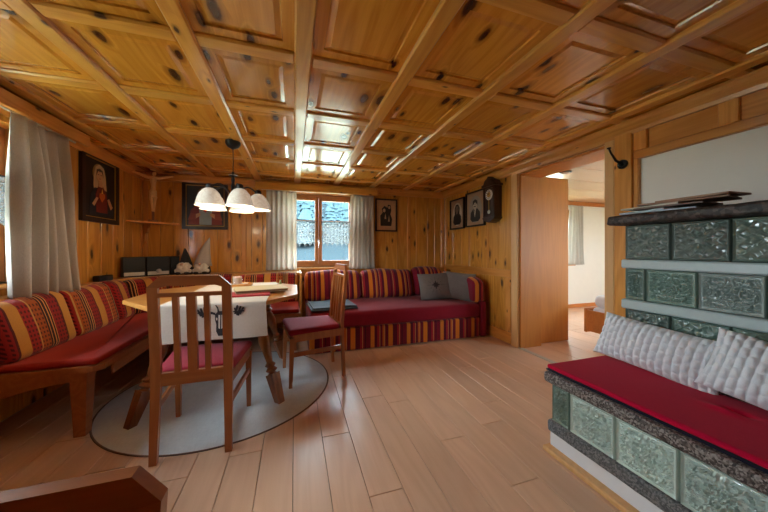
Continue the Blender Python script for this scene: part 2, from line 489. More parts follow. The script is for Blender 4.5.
# ------------------------------------------------------------------ setting: floor
floor = part('floor', G().box(XL-.05, 6.4, YF-.05, YB+.05, -.12, -.016), M_BASE)
tag(floor, 'warm beech plank floor of the panelled living room', 'floor', kind='structure')
PW = .165
x = XL
ci = 0
while x < XR+.02:
    w = min(PW, XR+.02 - x)
    y = YF - random.uniform(0, 1.2)
    while y < YB:
        L = 1.28
        a, b = max(y, YF), min(y+L, YB)
        if b - a > .02:
            piece('plank', (w-.0025, b-a-.003, .016), .0018, W_FLOOR, floor, (x+w/2, (a+b)/2, -.008))
        y += L
    x += PW
# bedroom floor planks run on beyond the threshold
x = XR+.03
while x < 6.2:
    w = min(.3, 6.2-x)
    for a, b in ((.4, 1.7), (1.7, 3.0), (3.0, 4.15)):
        piece('plank', (w-.0025, b-a-.003, .016), .0018, W_FLOOR, floor, (x+w/2, (a+b)/2, -.008))
    x += .3
thr = part('trim_1', G().box(XR-.02, XR+.03, 1.67, 2.63, -.001, .008, .003), M_SILVER)
tag(thr, 'thin metal threshold strip across the open doorway', 'threshold', kind='structure')

# ------------------------------------------------------------------ setting: coffered ceiling
ceil = part('ceiling', G().box(XL-.05, XR+.3, YF-.05, YB+.05, ZC+.02, ZC+.14), M_BASE)
tag(ceil, 'varnished knotty pine coffered ceiling of the living room', 'ceiling', kind='structure')
BX = [-1.6, -1.04, -.475, .045, .595, 1.155, 1.71, 2.27]
CY = [-1.45, -.92, -.31, .30, .91, 1.52, 2.13, 2.74, 3.35, 3.96]
BW = .085
xs = [XL] + BX + [XR]
ys = [YF] + CY + [YB]
def coffer_panel(w, d):
    """fielded panel seen from below: flat frame, bevelled step, raised field"""
    key = ('cp', round(w, 3), round(d, 3))
    if key in _mc: return _mc[key]
    def ring(m, z): return [(-w/2+m, -d/2+m, z), (w/2-m, -d/2+m, z), (w/2-m, d/2-m, z), (-w/2+m, d/2-m, z)]
    m1 = min(.058, w*.3, d*.3)
    levels = [(0, .0), (m1, .0), (m1+.003, .009), (m1+.008, .009), (m1+.03, .003)]
    v = []; f = []
    for m, z in levels: v += ring(m, z)
    for i in range(len(levels)-1):
        for k in range(4):
            f.append((i*4+k, i*4+(k+1) % 4, (i+1)*4+(k+1) % 4, (i+1)*4+k))
    n = len(v)
    f.append(tuple(range(n-4, n)))
    v += ring(0, .03); f.append((n, n+3, n+2, n+1))
    for k in range(4): f.append((k, n+k, n+(k+1) % 4, (k+1) % 4))
    g = G().add(v, f)
    _mc[key] = g.mesh('ceiling_panel', W_CEIL)
    return _mc[key]
for i in range(len(xs)-1):
    for j in range(len(ys)-1):
        x0, x1, y0, y1 = xs[i]+BW/2-.005, xs[i+1]-BW/2+.005, ys[j]+BW/2-.005, ys[j+1]-BW/2+.005
        if x1-x0 < .05 or y1-y0 < .05: continue
        link(bpy.data.objects.new('ceiling_panel', coffer_panel(x1-x0, y1-y0)), ceil, ((x0+x1)/2, (y0+y1)/2, ZC-.012))
for bx in BX:
    piece('ceiling_beam', (BW, YB-YF, ZC-ZB+.03), .008, W_BEAM, ceil, (bx, (YB+YF)/2, (ZC+ZB+.03)/2))
for cy in CY:
    for i in range(len(xs)-1):
        x0, x1 = xs[i]+BW/2, xs[i+1]-BW/2
        if x1 - x0 < .05: continue
        piece('cross_beam', (x1-x0, BW, ZC-ZB+.024), .008, W_BEAMX, ceil, ((x0+x1)/2, cy, (ZC+ZB+.036)/2))
# cornice along the walls
def cornice(name, label, pts_len, loc, rotz, mat):
    prof = [(0,0), (0,-.10), (.018,-.10), (.024,-.075), (.05,-.04), (.06,-.02), (.06,0)]
    g = G().prism(prof, -pts_len/2, pts_len/2, 'yz')
    o = part(name, g, mat, None, loc, (0,0,rotz))
    return tag(o, label, 'cornice', kind='structure')
cornice('trim_2', 'pine cornice moulding where the window wall meets the ceiling', XR-XL, ((XL+XR)/2, YB-.012, ZB+.012), R(180), W_TRIMX)
cornice('trim_3', 'pine cornice moulding above the doorway and stove', YB-YF, (XR-.012, (YB+YF)/2, ZB+.012), R(90), W_TRIMX)
cornice('trim_4', 'pine cornice moulding above the corner bench along the curtained side wall', YB-YF, (XL+.012, (YB+YF)/2, ZB+.012), R(-90), W_TRIMX)

# ------------------------------------------------------------------ setting: walls
def wall_shell(name, label, axis, at, thick, lo, hi, z0, z1, holes, mat=None):
    """axis 'x': wall plane y = at runs along x; axis 'y': wall plane x = at runs along y. thick is signed, outwards"""
    g = G()
    def bx(a, b, c, d):
        if b-a < 1e-4 or d-c < 1e-4: return
        t0, t1 = sorted((at, at+thick))
        if axis == 'x': g.box(a, b, t0, t1, c, d)
        else: g.box(t0, t1, a, b, c, d)
    cur = lo
    z0 = z0 - .11
    for (a, b, c, d) in sorted(holes):
        bx(cur, a, z0, z1); bx(a, b, z0, c); bx(a, b, d, z1); cur = b
    bx(cur, hi, z0, z1)
    o = part(name, g, mat or M_EXT)
    return tag(o, label, 'wall', kind='structure')
def clad(wall, axis, at, side, lo, hi, z0, z1, holes, width, mat, th=.016, name='board', jitter=.25):
    """vertical boards on a wall; side = +1/-1 is the room side"""
    edges = [lo]
    while edges[-1] < hi - width*.6:
        edges.append(edges[-1] + width*random.uniform(1-jitter, 1+jitter))
    edges[-1] = hi if hi - edges[-1] < width*.6 else edges[-1]
    if edges[-1] < hi: edges.append(hi)
    for (a, b, c, d) in holes:
        edges = [e for e in edges if abs(e-a) > .05 and abs(e-b) > .05] + [a, b]
    edges = sorted(e for e in set(edges) if lo-1e-6 <= e <= hi+1e-6)
    for a, b in zip(edges, edges[1:]):
        if b - a < .01: continue
        m = (a+b)/2
        spans = [(z0, z1)]
        for (ha, hb, c, d) in holes:
            if ha < m < hb: spans = [(z0, c), (d, z1)]
        for c, d in spans:
            if d-c < .02: continue
            dx = random.uniform(-.0015, .0015)
            if axis == 'x':
                piece(name, (b-a-.003, th, d-c), .004, mat, wall, (m, at+side*(th/2+dx), (c+d)/2))
            else:
                piece(name, (th, b-a-.003, d-c), .004, mat, wall, (at+side*(th/2+dx), m, (c+d)/2))

WB = (-.215, .925, .86, 1.97)          # back window opening
WL = (1.12, 2.68, .90, 1.97)         # left window opening
DR = (1.67, 2.63, 0.0, 1.985)        # doorway
wall_back = wall_shell('wall_back', 'knotty pine boarded wall with the white-curtained window above the sofa', 'x', YB+.016, WT, XL-WT, XR+.3, 0, ZC+.1, [WB])
clad(wall_back, 'x', YB+.016, -1, XL, XR, 0, ZC, [WB], .165, W_WALL)
wall_left = wall_shell('wall_left', 'knotty pine boarded side wall behind the striped corner bench', 'y', XL-.016, -WT, YF, YB+.016, 0, ZC+.1, [WL])
clad(wall_left, 'y', XL-.016, 1, YF, YB, 0, ZC, [WL], .165, W_WALL)
wall_right = wall_shell('wall_right', 'pine panelled wall with the doorway and the tiled stove', 'y', XR+.016, WT, YF, YB+.016, 0, ZC+.1, [(DR[0], DR[1], -.02, DR[3])], M_PLASTER)
clad(wall_right, 'y', XR+.016, -1, 2.75, YB, .88, ZC, [], .2, W_WALL)
clad(wall_right, 'y', XR+.016, -1, 2.75, YB, .14, .79, [], .34, W_WALL, name='panel')
piece('rail', (.026, YB-2.75, .09), .006, W_TRIMY, wall_right, (XR+.003, (YB+2.75)/2, .835))
piece('rail', (.026, YB-2.75, .14), .006, W_TRIMY, wall_right, (XR+.003, (YB+2.75)/2, .07))
for y in (4.29, 3.60, 3.17):
    piece('batten', (.02, .032, ZC-.88), .006, W_TRIMZ, wall_right, (XR-.002, y, (ZC+.88)/2))
for y in (4.29, 3.66, 2.80):
    piece('batten', (.03, .09, .65), .006, W_TRIMZ, wall_right, (XR+.002, y, .465))
for xx in (1.80, 2.42, -.66, -1.79):
    piece('batten', (.06, .022, ZC-.82), .006, W_TRIMZ, wall_back, (xx, YB-.004, (ZC+.82)/2))
for yy in (3.0, 4.30):
    piece('batten', (.022, .06, ZC-.82), .006, W_TRIMZ, wall_left, (XL+.004, yy, (ZC+.82)/2))
# boarding beside and over the doorway, framing the white chimney breast
piece('post', (.05, .125, ZC), .006, W_TRIMZ, wall_right, (XR-.009, 1.537, ZC/2))
piece('rail', (.04, 1.473-YF, .06), .006, W_TRIMY, wall_right, (XR-.004, (1.473+YF)/2, 1.83))
piece('rail', (.04, 1.473-YF, .06), .006, W_TRIMY, wall_right, (XR-.004, (1.473+YF)/2, 2.07))
for a in (1.428, .98, .36, -.26, -.88, -1.5):
    piece('stile', (.04, .09, .19), .006, W_TRIMZ, wall_right, (XR-.004, a, 1.955))
for a, b in ((1.025, 1.383), (.40, .94), (-.22, .32), (-.84, -.30), (-1.46, -.92)):
    piece('panel', (.022, b-a, .19), .006, W_TRIMY, wall_right, (XR+.003, (a+b)/2, 1.955))
piece('stile', (.036, .032, 1.82), .005, W_TRIMZ, wall_right, (XR-.002, 1.457, .91))
wall_front = wall_shell('wall_front', 'pine boarded wall behind the camera', 'x', YF, -WT, XL-WT, XR+.3, 0, ZC+.1, [])
clad(wall_front, 'x', YF, 1, XL, XR, 0, ZC, [], .2, W_WALL)

# ------------------------------------------------------------------ windows
def window(name, label, axis, plane, out, a, b, z0, z1, portal=None, muntin=.63):
    """two sash timber window set in a wall opening. axis as the wall; out = +1/-1 outward direction"""
    root = bpy.data.objects.new(name, None)
    w, h = b-a, z1-z0
    if axis == 'x': link(root, None, ((a+b)/2, plane, z0), (0,0,0 if out > 0 else R(180)))
    else: link(root, None, (plane, (a+b)/2, z0), (0,0,R(-90) if out > 0 else R(90)))
    tag(root, label, 'window', kind='structure')
    fy0, fy1 = .09, .15      # frame set back into the wall
    g = G()
    g.box(-w/2, -w/2+.055, fy0, fy1, 0, h, .004).box(w/2-.055, w/2, fy0, fy1, 0, h, .004)
    g.box(-w/2+.055, w/2-.055, fy0, fy1, 0, .055, .004).box(-w/2+.055, w/2-.055, fy0, fy1, h-.06, h, .004)
    part('window_frame', g, M_PVC, root)
    g = G()
    g.box(-w/2-.001, -w/2+.012, -.012, fy0, 0, h).box(w/2-.012, w/2+.001, -.012, fy0, 0, h).box(-w/2, w/2, -.012, fy0, h-.012, h+.001)
    part('reveal_lining', g, W_TRIMZ, root)
    part('window_sill', G().box(-w/2-.04, w/2+.04, -.05, fy0, -.03, .0, .006), W_LEDGE, root)
    for s in (-1, 1):
        x0, x1 = (-w/2+.05, -.002) if s < 0 else (.002, w/2-.05)
        c = .05
        g = G()
        g.box(x0, x0+c, .075, .13, .05, h-.055, .005).box(x1-c, x1, .075, .13, .05, h-.055, .005)
        g.box(x0+c, x1-c, .075, .13, .05, .05+c, .005).box(x0+c, x1-c, .075, .13, h-.055-c, h-.055, .005)
        sash = part('sash', g, M_PVC, root)
        part('muntin', G().box(x0+c, x1-c, .088, .118, h*muntin-.01, h*muntin+.01, .004), M_PVC, sash)
        part('pane', G().box(x0+c, x1-c, .100, .104, .05+c, h*muntin-.01), M_GLASS, sash)
        part('pane', G().box(x0+c, x1-c, .100, .104, h*muntin+.01, h-.055-c), M_GLASS, sash)
    g = G().box(-.012, .012, .058, .075, .36, .43, .004).tube([(0,.06,.40),(0,.045,.40),(0,.045,.30)], .007, 8)
    part('window_handle', g, M_CHROME, root, smooth=True, auto=40)
    # portal light fills the opening so that the sky is sampled through it
    ld = bpy.data.lights.new('window_portal', 'AREA'); ld.shape = 'RECTANGLE'; ld.size = w; ld.size_y = h
    ld.cycles.is_portal = True
    lo = bpy.data.objects.new('window_portal', ld); link(lo, root, (0, .2, h/2), (R(-90), 0, 0))
    return root
window('window_1', 'two-sash timber window between cream curtains above the sofa', 'x', YB, 1, *WB)
window('window_2', 'timber window behind the cream curtain at the left edge', 'y', XL, -1, *WL)

eave = part('added_eave', G().prism([(-1.9, 2.62), (-3.05, 2.20), (-3.05, 2.12), (-1.9, 2.54)], YF-.6, YB+.9, 'xz'), M_BASE)  # unseen overhang, added to keep steep skylight off the floor by the window
tag(eave, 'unseen eave added outside to block high sky from the side window', 'eave', kind='structure')

def curtain(name, label, w_top, w_bot, h, folds, mat, loc, rotz, amp=.028, seed=0, shift=0.0, group=None):
    rnd = random.Random(seed)
    nx, nz = folds*10, 26
    ph = [rnd.uniform(-.8, .8) for _ in range(folds+2)]
    am = [rnd.uniform(.6, 1.25) for _ in range(folds+2)]
    def off(t, z):
        k = t*folds; i = int(k); fr = k - i
        a = am[i]*(1-fr) + am[i+1]*fr
        p = ph[i]*(1-fr) + ph[i+1]*fr
        flat = .35 + .65*min(1, (h-z)/(.35*h))
        return amp*a*flat*math.sin(2*math.pi*k + p*(h-z)/h*1.6) + .012*math.sin(t*7+z*3)
    v = []; f = []
    for k in range(nz+1):
        z = h*k/nz
        w = w_bot + (w_top-w_bot)*(z/h)**.6
        for i in range(nx+1):
            t = i/nx
            v.append((-w/2 + w*t + shift*(1-z/h), off(t, z), z))
    n = len(v)
    v += [(x, y+.004, z) for x, y, z in v]
    W = nx+1
    for k in range(nz):
        for i in range(nx):
            a = k*W+i
            f.append((a, a+1, a+W+1, a+W)); f.append((n+a, n+a+W, n+a+W+1, n+a+1))
    for i in range(nx):
        f.append((i, n+i, n+i+1, i+1)); a = nz*W+i; f.append((a, a+1, n+a+1, n+a))
    for k in range(nz):
        a = k*W; f.append((a, a+W, n+a+W, n+a)); a = k*W+nx; f.append((a, n+a, n+a+W, a+W))
    o = part(name, G().add(v, f), mat, None, loc, (0,0,rotz), smooth=True)
    return tag(o, label, 'curtain', group)
curtain('curtain', 'cream curtain hanging left of the back window beside the hanging lamp', .40, .41, 1.115, 6, M_CURT, (-.165, 4.235, .835), 0, .024, 3)
curtain('curtain', 'cream curtain hanging right of the back window beside the small framed print', .36, .40, 1.115, 6, M_CURT, (.99, 4.235, .835), 0, .024, 5)
curtain('curtain', 'long cream curtain on the left side wall with its hem touching the striped cushions', .45, .54, 1.175, 5, M_CURTL, (-1.665, 2.585, .80), R(90), .05, 9, .06)
# lace half curtains in the windows
def lace(label, w, h, loc, rotz, name='lace_curtain', group='lace half curtains of the back window'):
    nx, nz = 60, 8
    v = []; f = []
    for k in range(nz+1):
        for i in range(nx+1):
            t = i/nx; s = k/nz
            hem = .045*abs(math.sin(t*math.pi*6)) + .02*abs(math.sin(t*math.pi*18))
            v.append((-w/2+w*t, .008*math.sin(t*math.pi*2*9)*(1-.4*s), hem*(1-s) + h*s))
    W = nx+1
    n = len(v); v += [(x, y+.001, z) for x, y, z in v]
    for k in range(nz):
        for i in range(nx):
            a = k*W+i; f.append((a, a+1, a+W+1, a+W)); f.append((n+a, n+a+W, n+a+W+1, n+a+1))
    g = G().add(v, f)
    root = thing(name, label, 'curtain', loc, (0,0,rotz), group)
    part('lace_cloth', g, M_SHEER, root, smooth=True)
    part('rod', G().tube([(-w/2-.02, 0, h+.004), (w/2+.02, 0, h+.004)], .005, 8), M_BLACK, root)
lace('white scalloped lace half-curtain in the left sash of the back window', .44, .38, (.08, 4.385, 1.165), 0)
lace('white scalloped lace half-curtain in the right sash of the back window', .44, .38, (.63, 4.385, 1.165), 0)
lace('white lace half-curtain in the window at the left edge', .48, .36, (-1.80, 2.29, 1.235), R(90), group='lace half curtain of the side window')
lace('white lace half-curtain in the window at the left edge, nearer the camera', .48, .36, (-1.80, 1.56, 1.235), R(90), group='lace half curtain of the side window')

# pelmet boards over the curtains
g = G().box(-.86, .86, -.012, .012, -.05, .05, .005)
pel = thing('curtain_pelmet', 'long pine pelmet board over the back window curtains', 'pelmet', (.36, 4.17, 1.995))
part('front_board', g, W_BEAMX, pel)
part('top_board', G().box(-.86, .86, .012, .155, .026, .048, .003), W_TRIMX, pel)
for s in (-1, 1): part('end_board', G().box(s*.84-.01, s*.84+.01, .012, .155, -.05, .026, .003), W_TRIMX, pel)
part('curtain_rod', G().tube([(-.8, .07, -.035), (.8, .07, -.035)], .008, 8), M_SILVER, pel)
pel = thing('curtain_pelmet', 'pine pelmet board over the long cream curtain on the left wall', 'pelmet', (-1.62, 1.98, 2.015))
part('front_board', G().box(-.012, .012, -1.0, 1.0, -.045, .045, .005), W_TRIMY, pel)
part('top_board', G().box(-.185, -.012, -1.0, 1.0, .022, .044, .003), W_TRIMY, pel)
part('curtain_rod', G().tube([(-.06, -.95, -.03), (-.06, .95, -.03)], .008, 8), M_SILVER, pel)

# ------------------------------------------------------------------ doorway and bedroom
g = G()
cas = bpy.data.objects.new('trim_5', None); link(cas, None, (XR, 2.15, 0)); tag(cas, 'pale wooden casing around the open doorway', 'door casing', kind='structure')
part('casing_upright', G().box(-.03, .0, -.55, -.475, 0, 2.06, .005), W_CASING, cas)
part('casing_upright', G().box(-.03, .0, .48, .575, 0, 2.06, .005), W_CASING, cas)
part('casing_head', G().box(-.028, .0, -.475, .48, 1.985, 2.06, .005), W_CASINGY, cas)
part('jamb', G().box(.0, .30, .455, .482, 0, 1.985, .003), W_DOOR, cas)
part('jamb', G().box(.0, .30, -.482, -.465, 0, 1.985, .003), W_CASING, cas)
part('jamb_head', G().box(.0, .30, -.465, .455, 1.962, 1.985, .003), W_DOOR, cas)
dr = bpy.data.objects.new('door_1', None); link(dr, None, (2.76, 2.655, .006)); tag(dr, 'plain orange wooden door leaf standing open into the bedroom', 'door', kind='structure')
part('door_leaf', G().box(.0, .47, -.0, .042, 0, 1.99, .004), W_DOOR, dr)
for z in (.25, 1.65): part('hinge', G().tube([(-.004, .0, z-.04), (-.004, .0, z+.04)], .007, 8), M_CHROME, dr)
XD = XR + .016 + WT
wb = wall_shell('wall_bedroom_back', 'white bedroom wall seen through the doorway', 'x', 4.16, .2, XD, 6.3, 0, 2.2, [(3.95, 5.15, .85, 1.9)], M_PLASTER)
wall_shell('wall_bedroom_side', 'white bedroom side wall beyond the bed', 'y', 6.2, .15, .2, 4.16, 0, 2.2, [], M_PLASTER)
wall_shell('wall_bedroom_front', 'white bedroom wall nearest the stove', 'x', .3, -.15, XD, 6.3, 0, 2.2, [(4.0, 5.4, .85, 1.9)], M_PLASTER)
window('window_3', 'bright bedroom window half hidden by its curtain', 'x', 4.16, 1, 3.95, 5.15, .85, 1.9)
window('window_4', 'unseen bedroom window added to brighten the bedroom', 'x', .3, -1, 4.0, 5.4, .85, 1.9)  # added out of view to let more daylight into the bedroom
bb = part('baseboard_bedroom', G().box(XD, 6.2, 4.14, 4.16, 0, .07, .004), W_BED)
tag(bb, 'brown skirting board along the white bedroom wall', 'baseboard', kind='structure')
bcl = part('ceiling_bedroom', G().box(XD-.3, 6.3, .2, 4.3, 2.075, 2.15), M_BASE)
tag(bcl, 'pale boarded bedroom ceiling seen through the doorway', 'ceiling', kind='structure')
y = .3
while y < 4.16:
    piece('ceiling_board', (6.2-XD, .42, .02), .004, W_BEDCEIL, bcl, ((6.2+XD)/2, y+.21, 2.065)); y += .425
bt = part('trim_6', G().box(XD, 6.2, 4.11, 4.16, 1.985, 2.055, .006), W_BED)
tag(bt, 'brown cornice strip between white bedroom wall and ceiling', 'cornice', kind='structure')
curtain('curtain', 'pale short curtain in the bedroom seen through the doorway', .34, .42, 1.13, 5, M_CURT2, (5.14, 4.06, .84), 0, .025, 12)

# ------------------------------------------------------------------ bedroom furniture
bed = thing('bed', 'wooden bed with white bedding in the bedroom beyond the doorway', 'bed', (3.36, 2.56, 0))
part('footboard', G().box(0, .95, -.035, 0, .13, .42, .006), W_BED, bed)
part('side_rail', G().box(0, .03, -1.95, -.035, .15, .40, .006), W_BED, bed)
part('side_rail', G().box(.92, .95, -1.95, -.035, .15, .40, .006), W_BED, bed)
part('headboard', G().box(0, .95, -1.985, -1.95, .13, .8, .006), W_BED, bed)
for xx in (.03, .88):
    for yy in (-.40, -1.9): part('leg', G().box(xx, xx+.05, yy, yy+.05, 0, .15, .004), W_DARK, bed)
part('mattress', G().rbox(.435, .93, .07, .05, 3, (4,6,1)), M_SHEET, bed, (.475, -.99, .37), smooth=True)
def puff(p):
    return (p.x, p.y, p.z + .035*noise.noise(Vector((p.x*6, p.y*6, 3.3))) + .02*noise.noise(Vector((p.x*14, p.y*14, 1))))
part('duvet', G().rbox(.43, .55, .075, .07, 4, (16,20,1), puff), M_SHEET, bed, (.475, -.62, .495), smooth=True)
part('pillow', G().rbox(.36, .22, .08, .075, 4, (10,8,1), puff), M_SHEET, bed, (.475, -1.6, .51), smooth=True)
lampb = thing('ceiling_light', 'flat round lamp on the bedroom ceiling seen over the open door', 'lamp', (3.10, 2.585, 2.055))
part('base_plate', G().lathe([(.06, -.012), (.065, -.006), (.065, 0)], 28), M_BLACK, lampb, smooth=True, auto=40)
part('glass_cover', G().lathe([(.01, -.025), (.035, -.02), (.05, -.012)], 28), m_plain('opal_glass', rgb(232,228,220), .3), lampb, smooth=True)

# ------------------------------------------------------------------ polygon helpers
def inset(poly, d):
    n = len(poly); o = []
    ar = sum(poly[i][0]*poly[(i+1) % n][1] - poly[(i+1) % n][0]*poly[i][1] for i in range(n))
    sg = 1 if ar > 0 else -1
    for i in range(n):
        p0, p1, p2 = Vector(poly[i-1]), Vector(poly[i]), Vector(poly[(i+1) % n])
        a, b = (p1-p0).normalized(), (p2-p1).normalized()
        na, nb = Vector((-a.y, a.x))*sg, Vector((-b.y, b.x))*sg
        m = (na+nb); m = m/max(.2, m.dot(na))
        q = p1 + m*d; o.append((q.x, q.y))
    return o
def pad(poly, z0, z1, r, dome=0.0, g=None):
    """upholstered slab with rolled edges"""
    g = g or G()
    rings = [(inset(poly, r*.5), z0), (poly, z0+r*.6), (poly, z1-r)]
    for k in range(1, 5):
        a = k/4*math.pi/2
        rings.append((inset(poly, r*(1-math.cos(a))), z1-r + r*math.sin(a)))
    if dome:
        top = rings[-1][0]; cx = sum(p[0] for p in top)/len(top); cy = sum(p[1] for p in top)/len(top)
        for q in (.8, .5, .2): rings.append(([(cx+(p[0]-cx)*q, cy+(p[1]-cy)*q) for p in top], z1+dome*(1-q*q)))
    n = len(poly); v = []; f = []
    for ps, z in rings: v += [(p[0], p[1], z) for p in ps]
    for i in range(len(rings)-1):
        for k in range(n): f.append((i*n+k, i*n+(k+1) % n, (i+1)*n+(k+1) % n, (i+1)*n+k))
    f.append(tuple(range(n))[::-1]); f.append(tuple(range((len(rings)-1)*n, len(rings)*n)))
    return g.add(v, f)
def rounded_poly(poly, r, n=4):
    o = []; N = len(poly)
    for i in range(N):
        p0, p1, p2 = Vector(poly[i-1]), Vector(poly[i]), Vector(poly[(i+1) % N])
        a, b = (p0-p1).normalized(), (p2-p1).normalized()
        s, e = p1+a*r, p1+b*r
        for k in range(n+1):
            t = k/n
            q = s*(1-t)**2 + p1*2*t*(1-t) + e*t*t
            o.append((q.x, q.y))
    return o

# ------------------------------------------------------------------ corner bench
bench = thing('corner_bench', 'L-shaped wooden corner bench with red seats and striped back cushions under the religious pictures', 'bench', (0,0,0))
LD_Z = .822
ledge_poly = [(XL+.017, 2.16), (-1.69, 2.16), (-1.69, 3.57), (-1.45, 3.93), (.06, 3.93), (.06, YB-.018), (XL+.017, YB-.018)]
part('ledge', G().prism(ledge_poly, LD_Z-.028, LD_Z), W_LEDGE, bench)
part('back_panel', G().prism([(XL+.018, 2.17), (-1.715, 2.17), (-1.715, 3.575), (-1.465, 3.955), (.05, 3.955), (.05, 4.3), (XL+.018, 4.3)], .40, LD_Z-.028), W_BENCH, bench)
part('seat_board', G().prism([(XL+.018, 2.13), (-1.14, 2.13), (-1.10, 2.17), (-1.10, 3.24), (.07, 3.24), (.07, 3.96), (-1.45, 3.96), (-1.72, 3.6), (-1.72, 4.0), (XL+.018, 4.0)][:7] + [(-1.70, 3.6), (XL+.018, 3.6)], .395, .428), W_BENCH, bench)
part('seat_pad', pad(rounded_poly([(-1.60, 2.15), (-1.13, 2.15), (-1.13, 3.265), (-1.60, 3.72)], .035), .428, .468, .022), M_RED, bench, smooth=True, auto=50)
part('seat_pad', pad(rounded_poly([(-1.12, 3.275), (.06, 3.275), (.06, 3.83), (-1.42, 3.83), (-1.56, 3.70)], .035), .428, .468, .022), M_RED, bench, smooth=True, auto=50)
part('apron', G().box(-1.12, -1.098-.004, 2.26, 3.25, .33, .395, .004), W_BENCH, bench)
part('apron', G().box(-1.10, .05, 3.262, 3.285, .33, .395, .004), W_BENCH, bench)
arch = [(-1.80, .395), (-1.80, .19)] + [(-1.80 + .58*t, .19 + .15*math.sin(t*math.pi/2)**.9) for t in [i/10 for i in range(1, 11)]] + [(-1.19, .345), (-1.19, .395)]
part('end_apron', G().prism(arch, 2.155, 2.18, 'xz'), W_BENCH, bench)
def bench_leg(x, y):
    v = []
    g = G()
    top, bot = .042, .028
    q = [(-bot,-bot,0),(bot,-bot,0),(bot,bot,0),(-bot,bot,0),(-top,-top,.395),(top,-top,.395),(top,top,.395),(-top,top,.395)]
    g.add(q, [(3,2,1,0),(4,5,6,7),(0,1,5,4),(1,2,6,5),(2,3,7,6),(3,0,4,7)])
    part('leg', g, W_BENCH, bench, (x, y, 0))
for p in ((-1.225, 2.20), (-1.76, 2.20), (-1.20, 3.36), (.0, 3.34), (.0, 3.9), (-1.76, 3.5)): bench_leg(*p)
part('end_board', G().box(.065, .092, 3.62, 4.28, .02, .835, .006), W_LEDGE, bench)
def back_cushion(parent, length, run0, loc, rotz, mat, thick=.14, h=.36, zc=.64, lean=.10, r=.055, puffy=.012):
    def fn(p):
        t = (p.z + h/2)/h
        e = 1 - (abs(p.x)/(length/2))**4
        y = p.y + lean*(.5-t) + (puffy*e*math.sin(t*math.pi) if p.y > 0 else 0)
        z = p.z + .010*math.sin((p.x+run0)*9) * (1 if p.z > 0 else 0)
        return (p.x + run0, y, z)
    g = G().rbox(length/2-.003, thick/2, h/2, r, 4, (14, 3, 8), fn)
    d = Matrix.Rotation(rotz, 3, 'Z') @ Vector((run0, 0, 0))
    return part('back_cushion', g, mat, parent, (loc[0]-d.x, loc[1]-d.y, zc), (0,0,rotz), smooth=True)
for y0, y1 in ((2.17, 2.72), (2.72, 3.26), (3.26, 3.52)):
    back_cushion(bench, y1-y0, -(y0+y1)/2, (-1.635, (y0+y1)/2), R(-90), M_STRIPE)
dg = math.atan2(.36, .24)
back_cushion(bench, .40, -3.75, (-1.52, 3.705), dg+R(180), M_STRIPE)
for x0, x1 in ((-1.38, -.66), (-.66, .05)):
    back_cushion(bench, x1-x0, -(x0+x1)/2, ((x0+x1)/2, 3.875), R(180), M_STRIPE)

# ------------------------------------------------------------------ sofa
sofa = thing('sofa_bed', 'red velour sofa bed with striped base and back cushions below the window', 'sofa', (0,0,0))
part('base', G().rbox(1.06, .48, .125, .02, 2, (8,4,2), lambda p: (p.x, p.y, p.z)), M_STRIPE_S, sofa, (1.21, 3.575, .135), smooth=True)
def seat_fn(p):
    s = p.z
    if p.z > 0: s -= .012*max(0, 1-((p.y+.5)/.12)**2) if p.y < -.38 else 0
    return (p.x, p.y + .006*noise.noise(Vector((p.x*3, p.z*5, 0))), s + .006*noise.noise(Vector((p.x*2.5, p.y*3, 7))))
part('seat', G().rbox(1.065, .485, .092, .045, 5, (24,12,2), seat_fn), M_RED_SOFA, sofa, (1.21, 3.565, .354), smooth=True)
part('end_panel', G().rbox(.04, .51, .225, .02, 3, (2,8,4)), M_RED_SOFA, sofa, (2.32, 3.59, .235), smooth=True)
def arm_fn(p):
    t = (p.z+.16)/.32
    drop = max(0, (-p.y-.28)/.22)
    return (p.x, p.y, p.z - (.09*drop**2)*t)
part('arm', G().rbox(.088, .47, .165, .06, 5, (4,10,6), lambda p: (p.x+.12, p.y, p.z - .05*max(0, (-p.y-.25)/.2)**2*(p.z+.165)/.33)), M_STRIPE_S, sofa, (2.273-.12, 3.56, .605), smooth=True)
for x0, x1, hz in ((.13, .90, .40), (.90, 1.70, .40), (1.70, 2.20, .42)):
    back_cushion(sofa, x1-x0, -(x0+x1)/2, ((x0+x1)/2, 3.965), R(180), M_STRIPE_S, .19, hz, .435+hz/2, .12, .08, .025)
part('back_frame', G().rbox(1.06, .03, .2, .015, 2, (2,1,2)), M_RED_SOFA, sofa, (1.21, 4.115, .5))

# grey scatter pillows
def pillow_geo(w, h, t, ruche=None, nx=40, ny=32, pinch=.05):
    v = []; f = []; idx = {}
    def prof(a): return max(0.0, 1-abs(a)**2.6)
    for side in (1, -1):
        for j in range(ny+1):
            for i in range(nx+1):
                a, b = -1+2*i/nx, -1+2*j/ny
                edge = i in (0, nx) or j in (0, ny)
                if side == -1 and edge: idx[(side,i,j)] = idx[(1,i,j)]; continue
                x = a*w/2*(1 - pinch*(1-b*b)*abs(a)**3)
                z = b*h/2*(1 - pinch*(1-a*a)*abs(b)**3)
                d = t/2*(prof(a)*prof(b))**.55
                if ruche and not edge: d += ruche(a, b)*min(1, d/(t*.15))
                d += .006*noise.noise(Vector((a*3, b*3, side*2+w*9)))*prof(a)*prof(b)
                idx[(side,i,j)] = len(v); v.append((x, -side*d, z))
    for side in (1, -1):
        for j in range(ny):
            for i in range(nx):
                f.append((idx[(side,i,j)], idx[(side,i+1,j)], idx[(side,i+1,j+1)], idx[(side,i,j+1)]))
    return G().add(v, f)
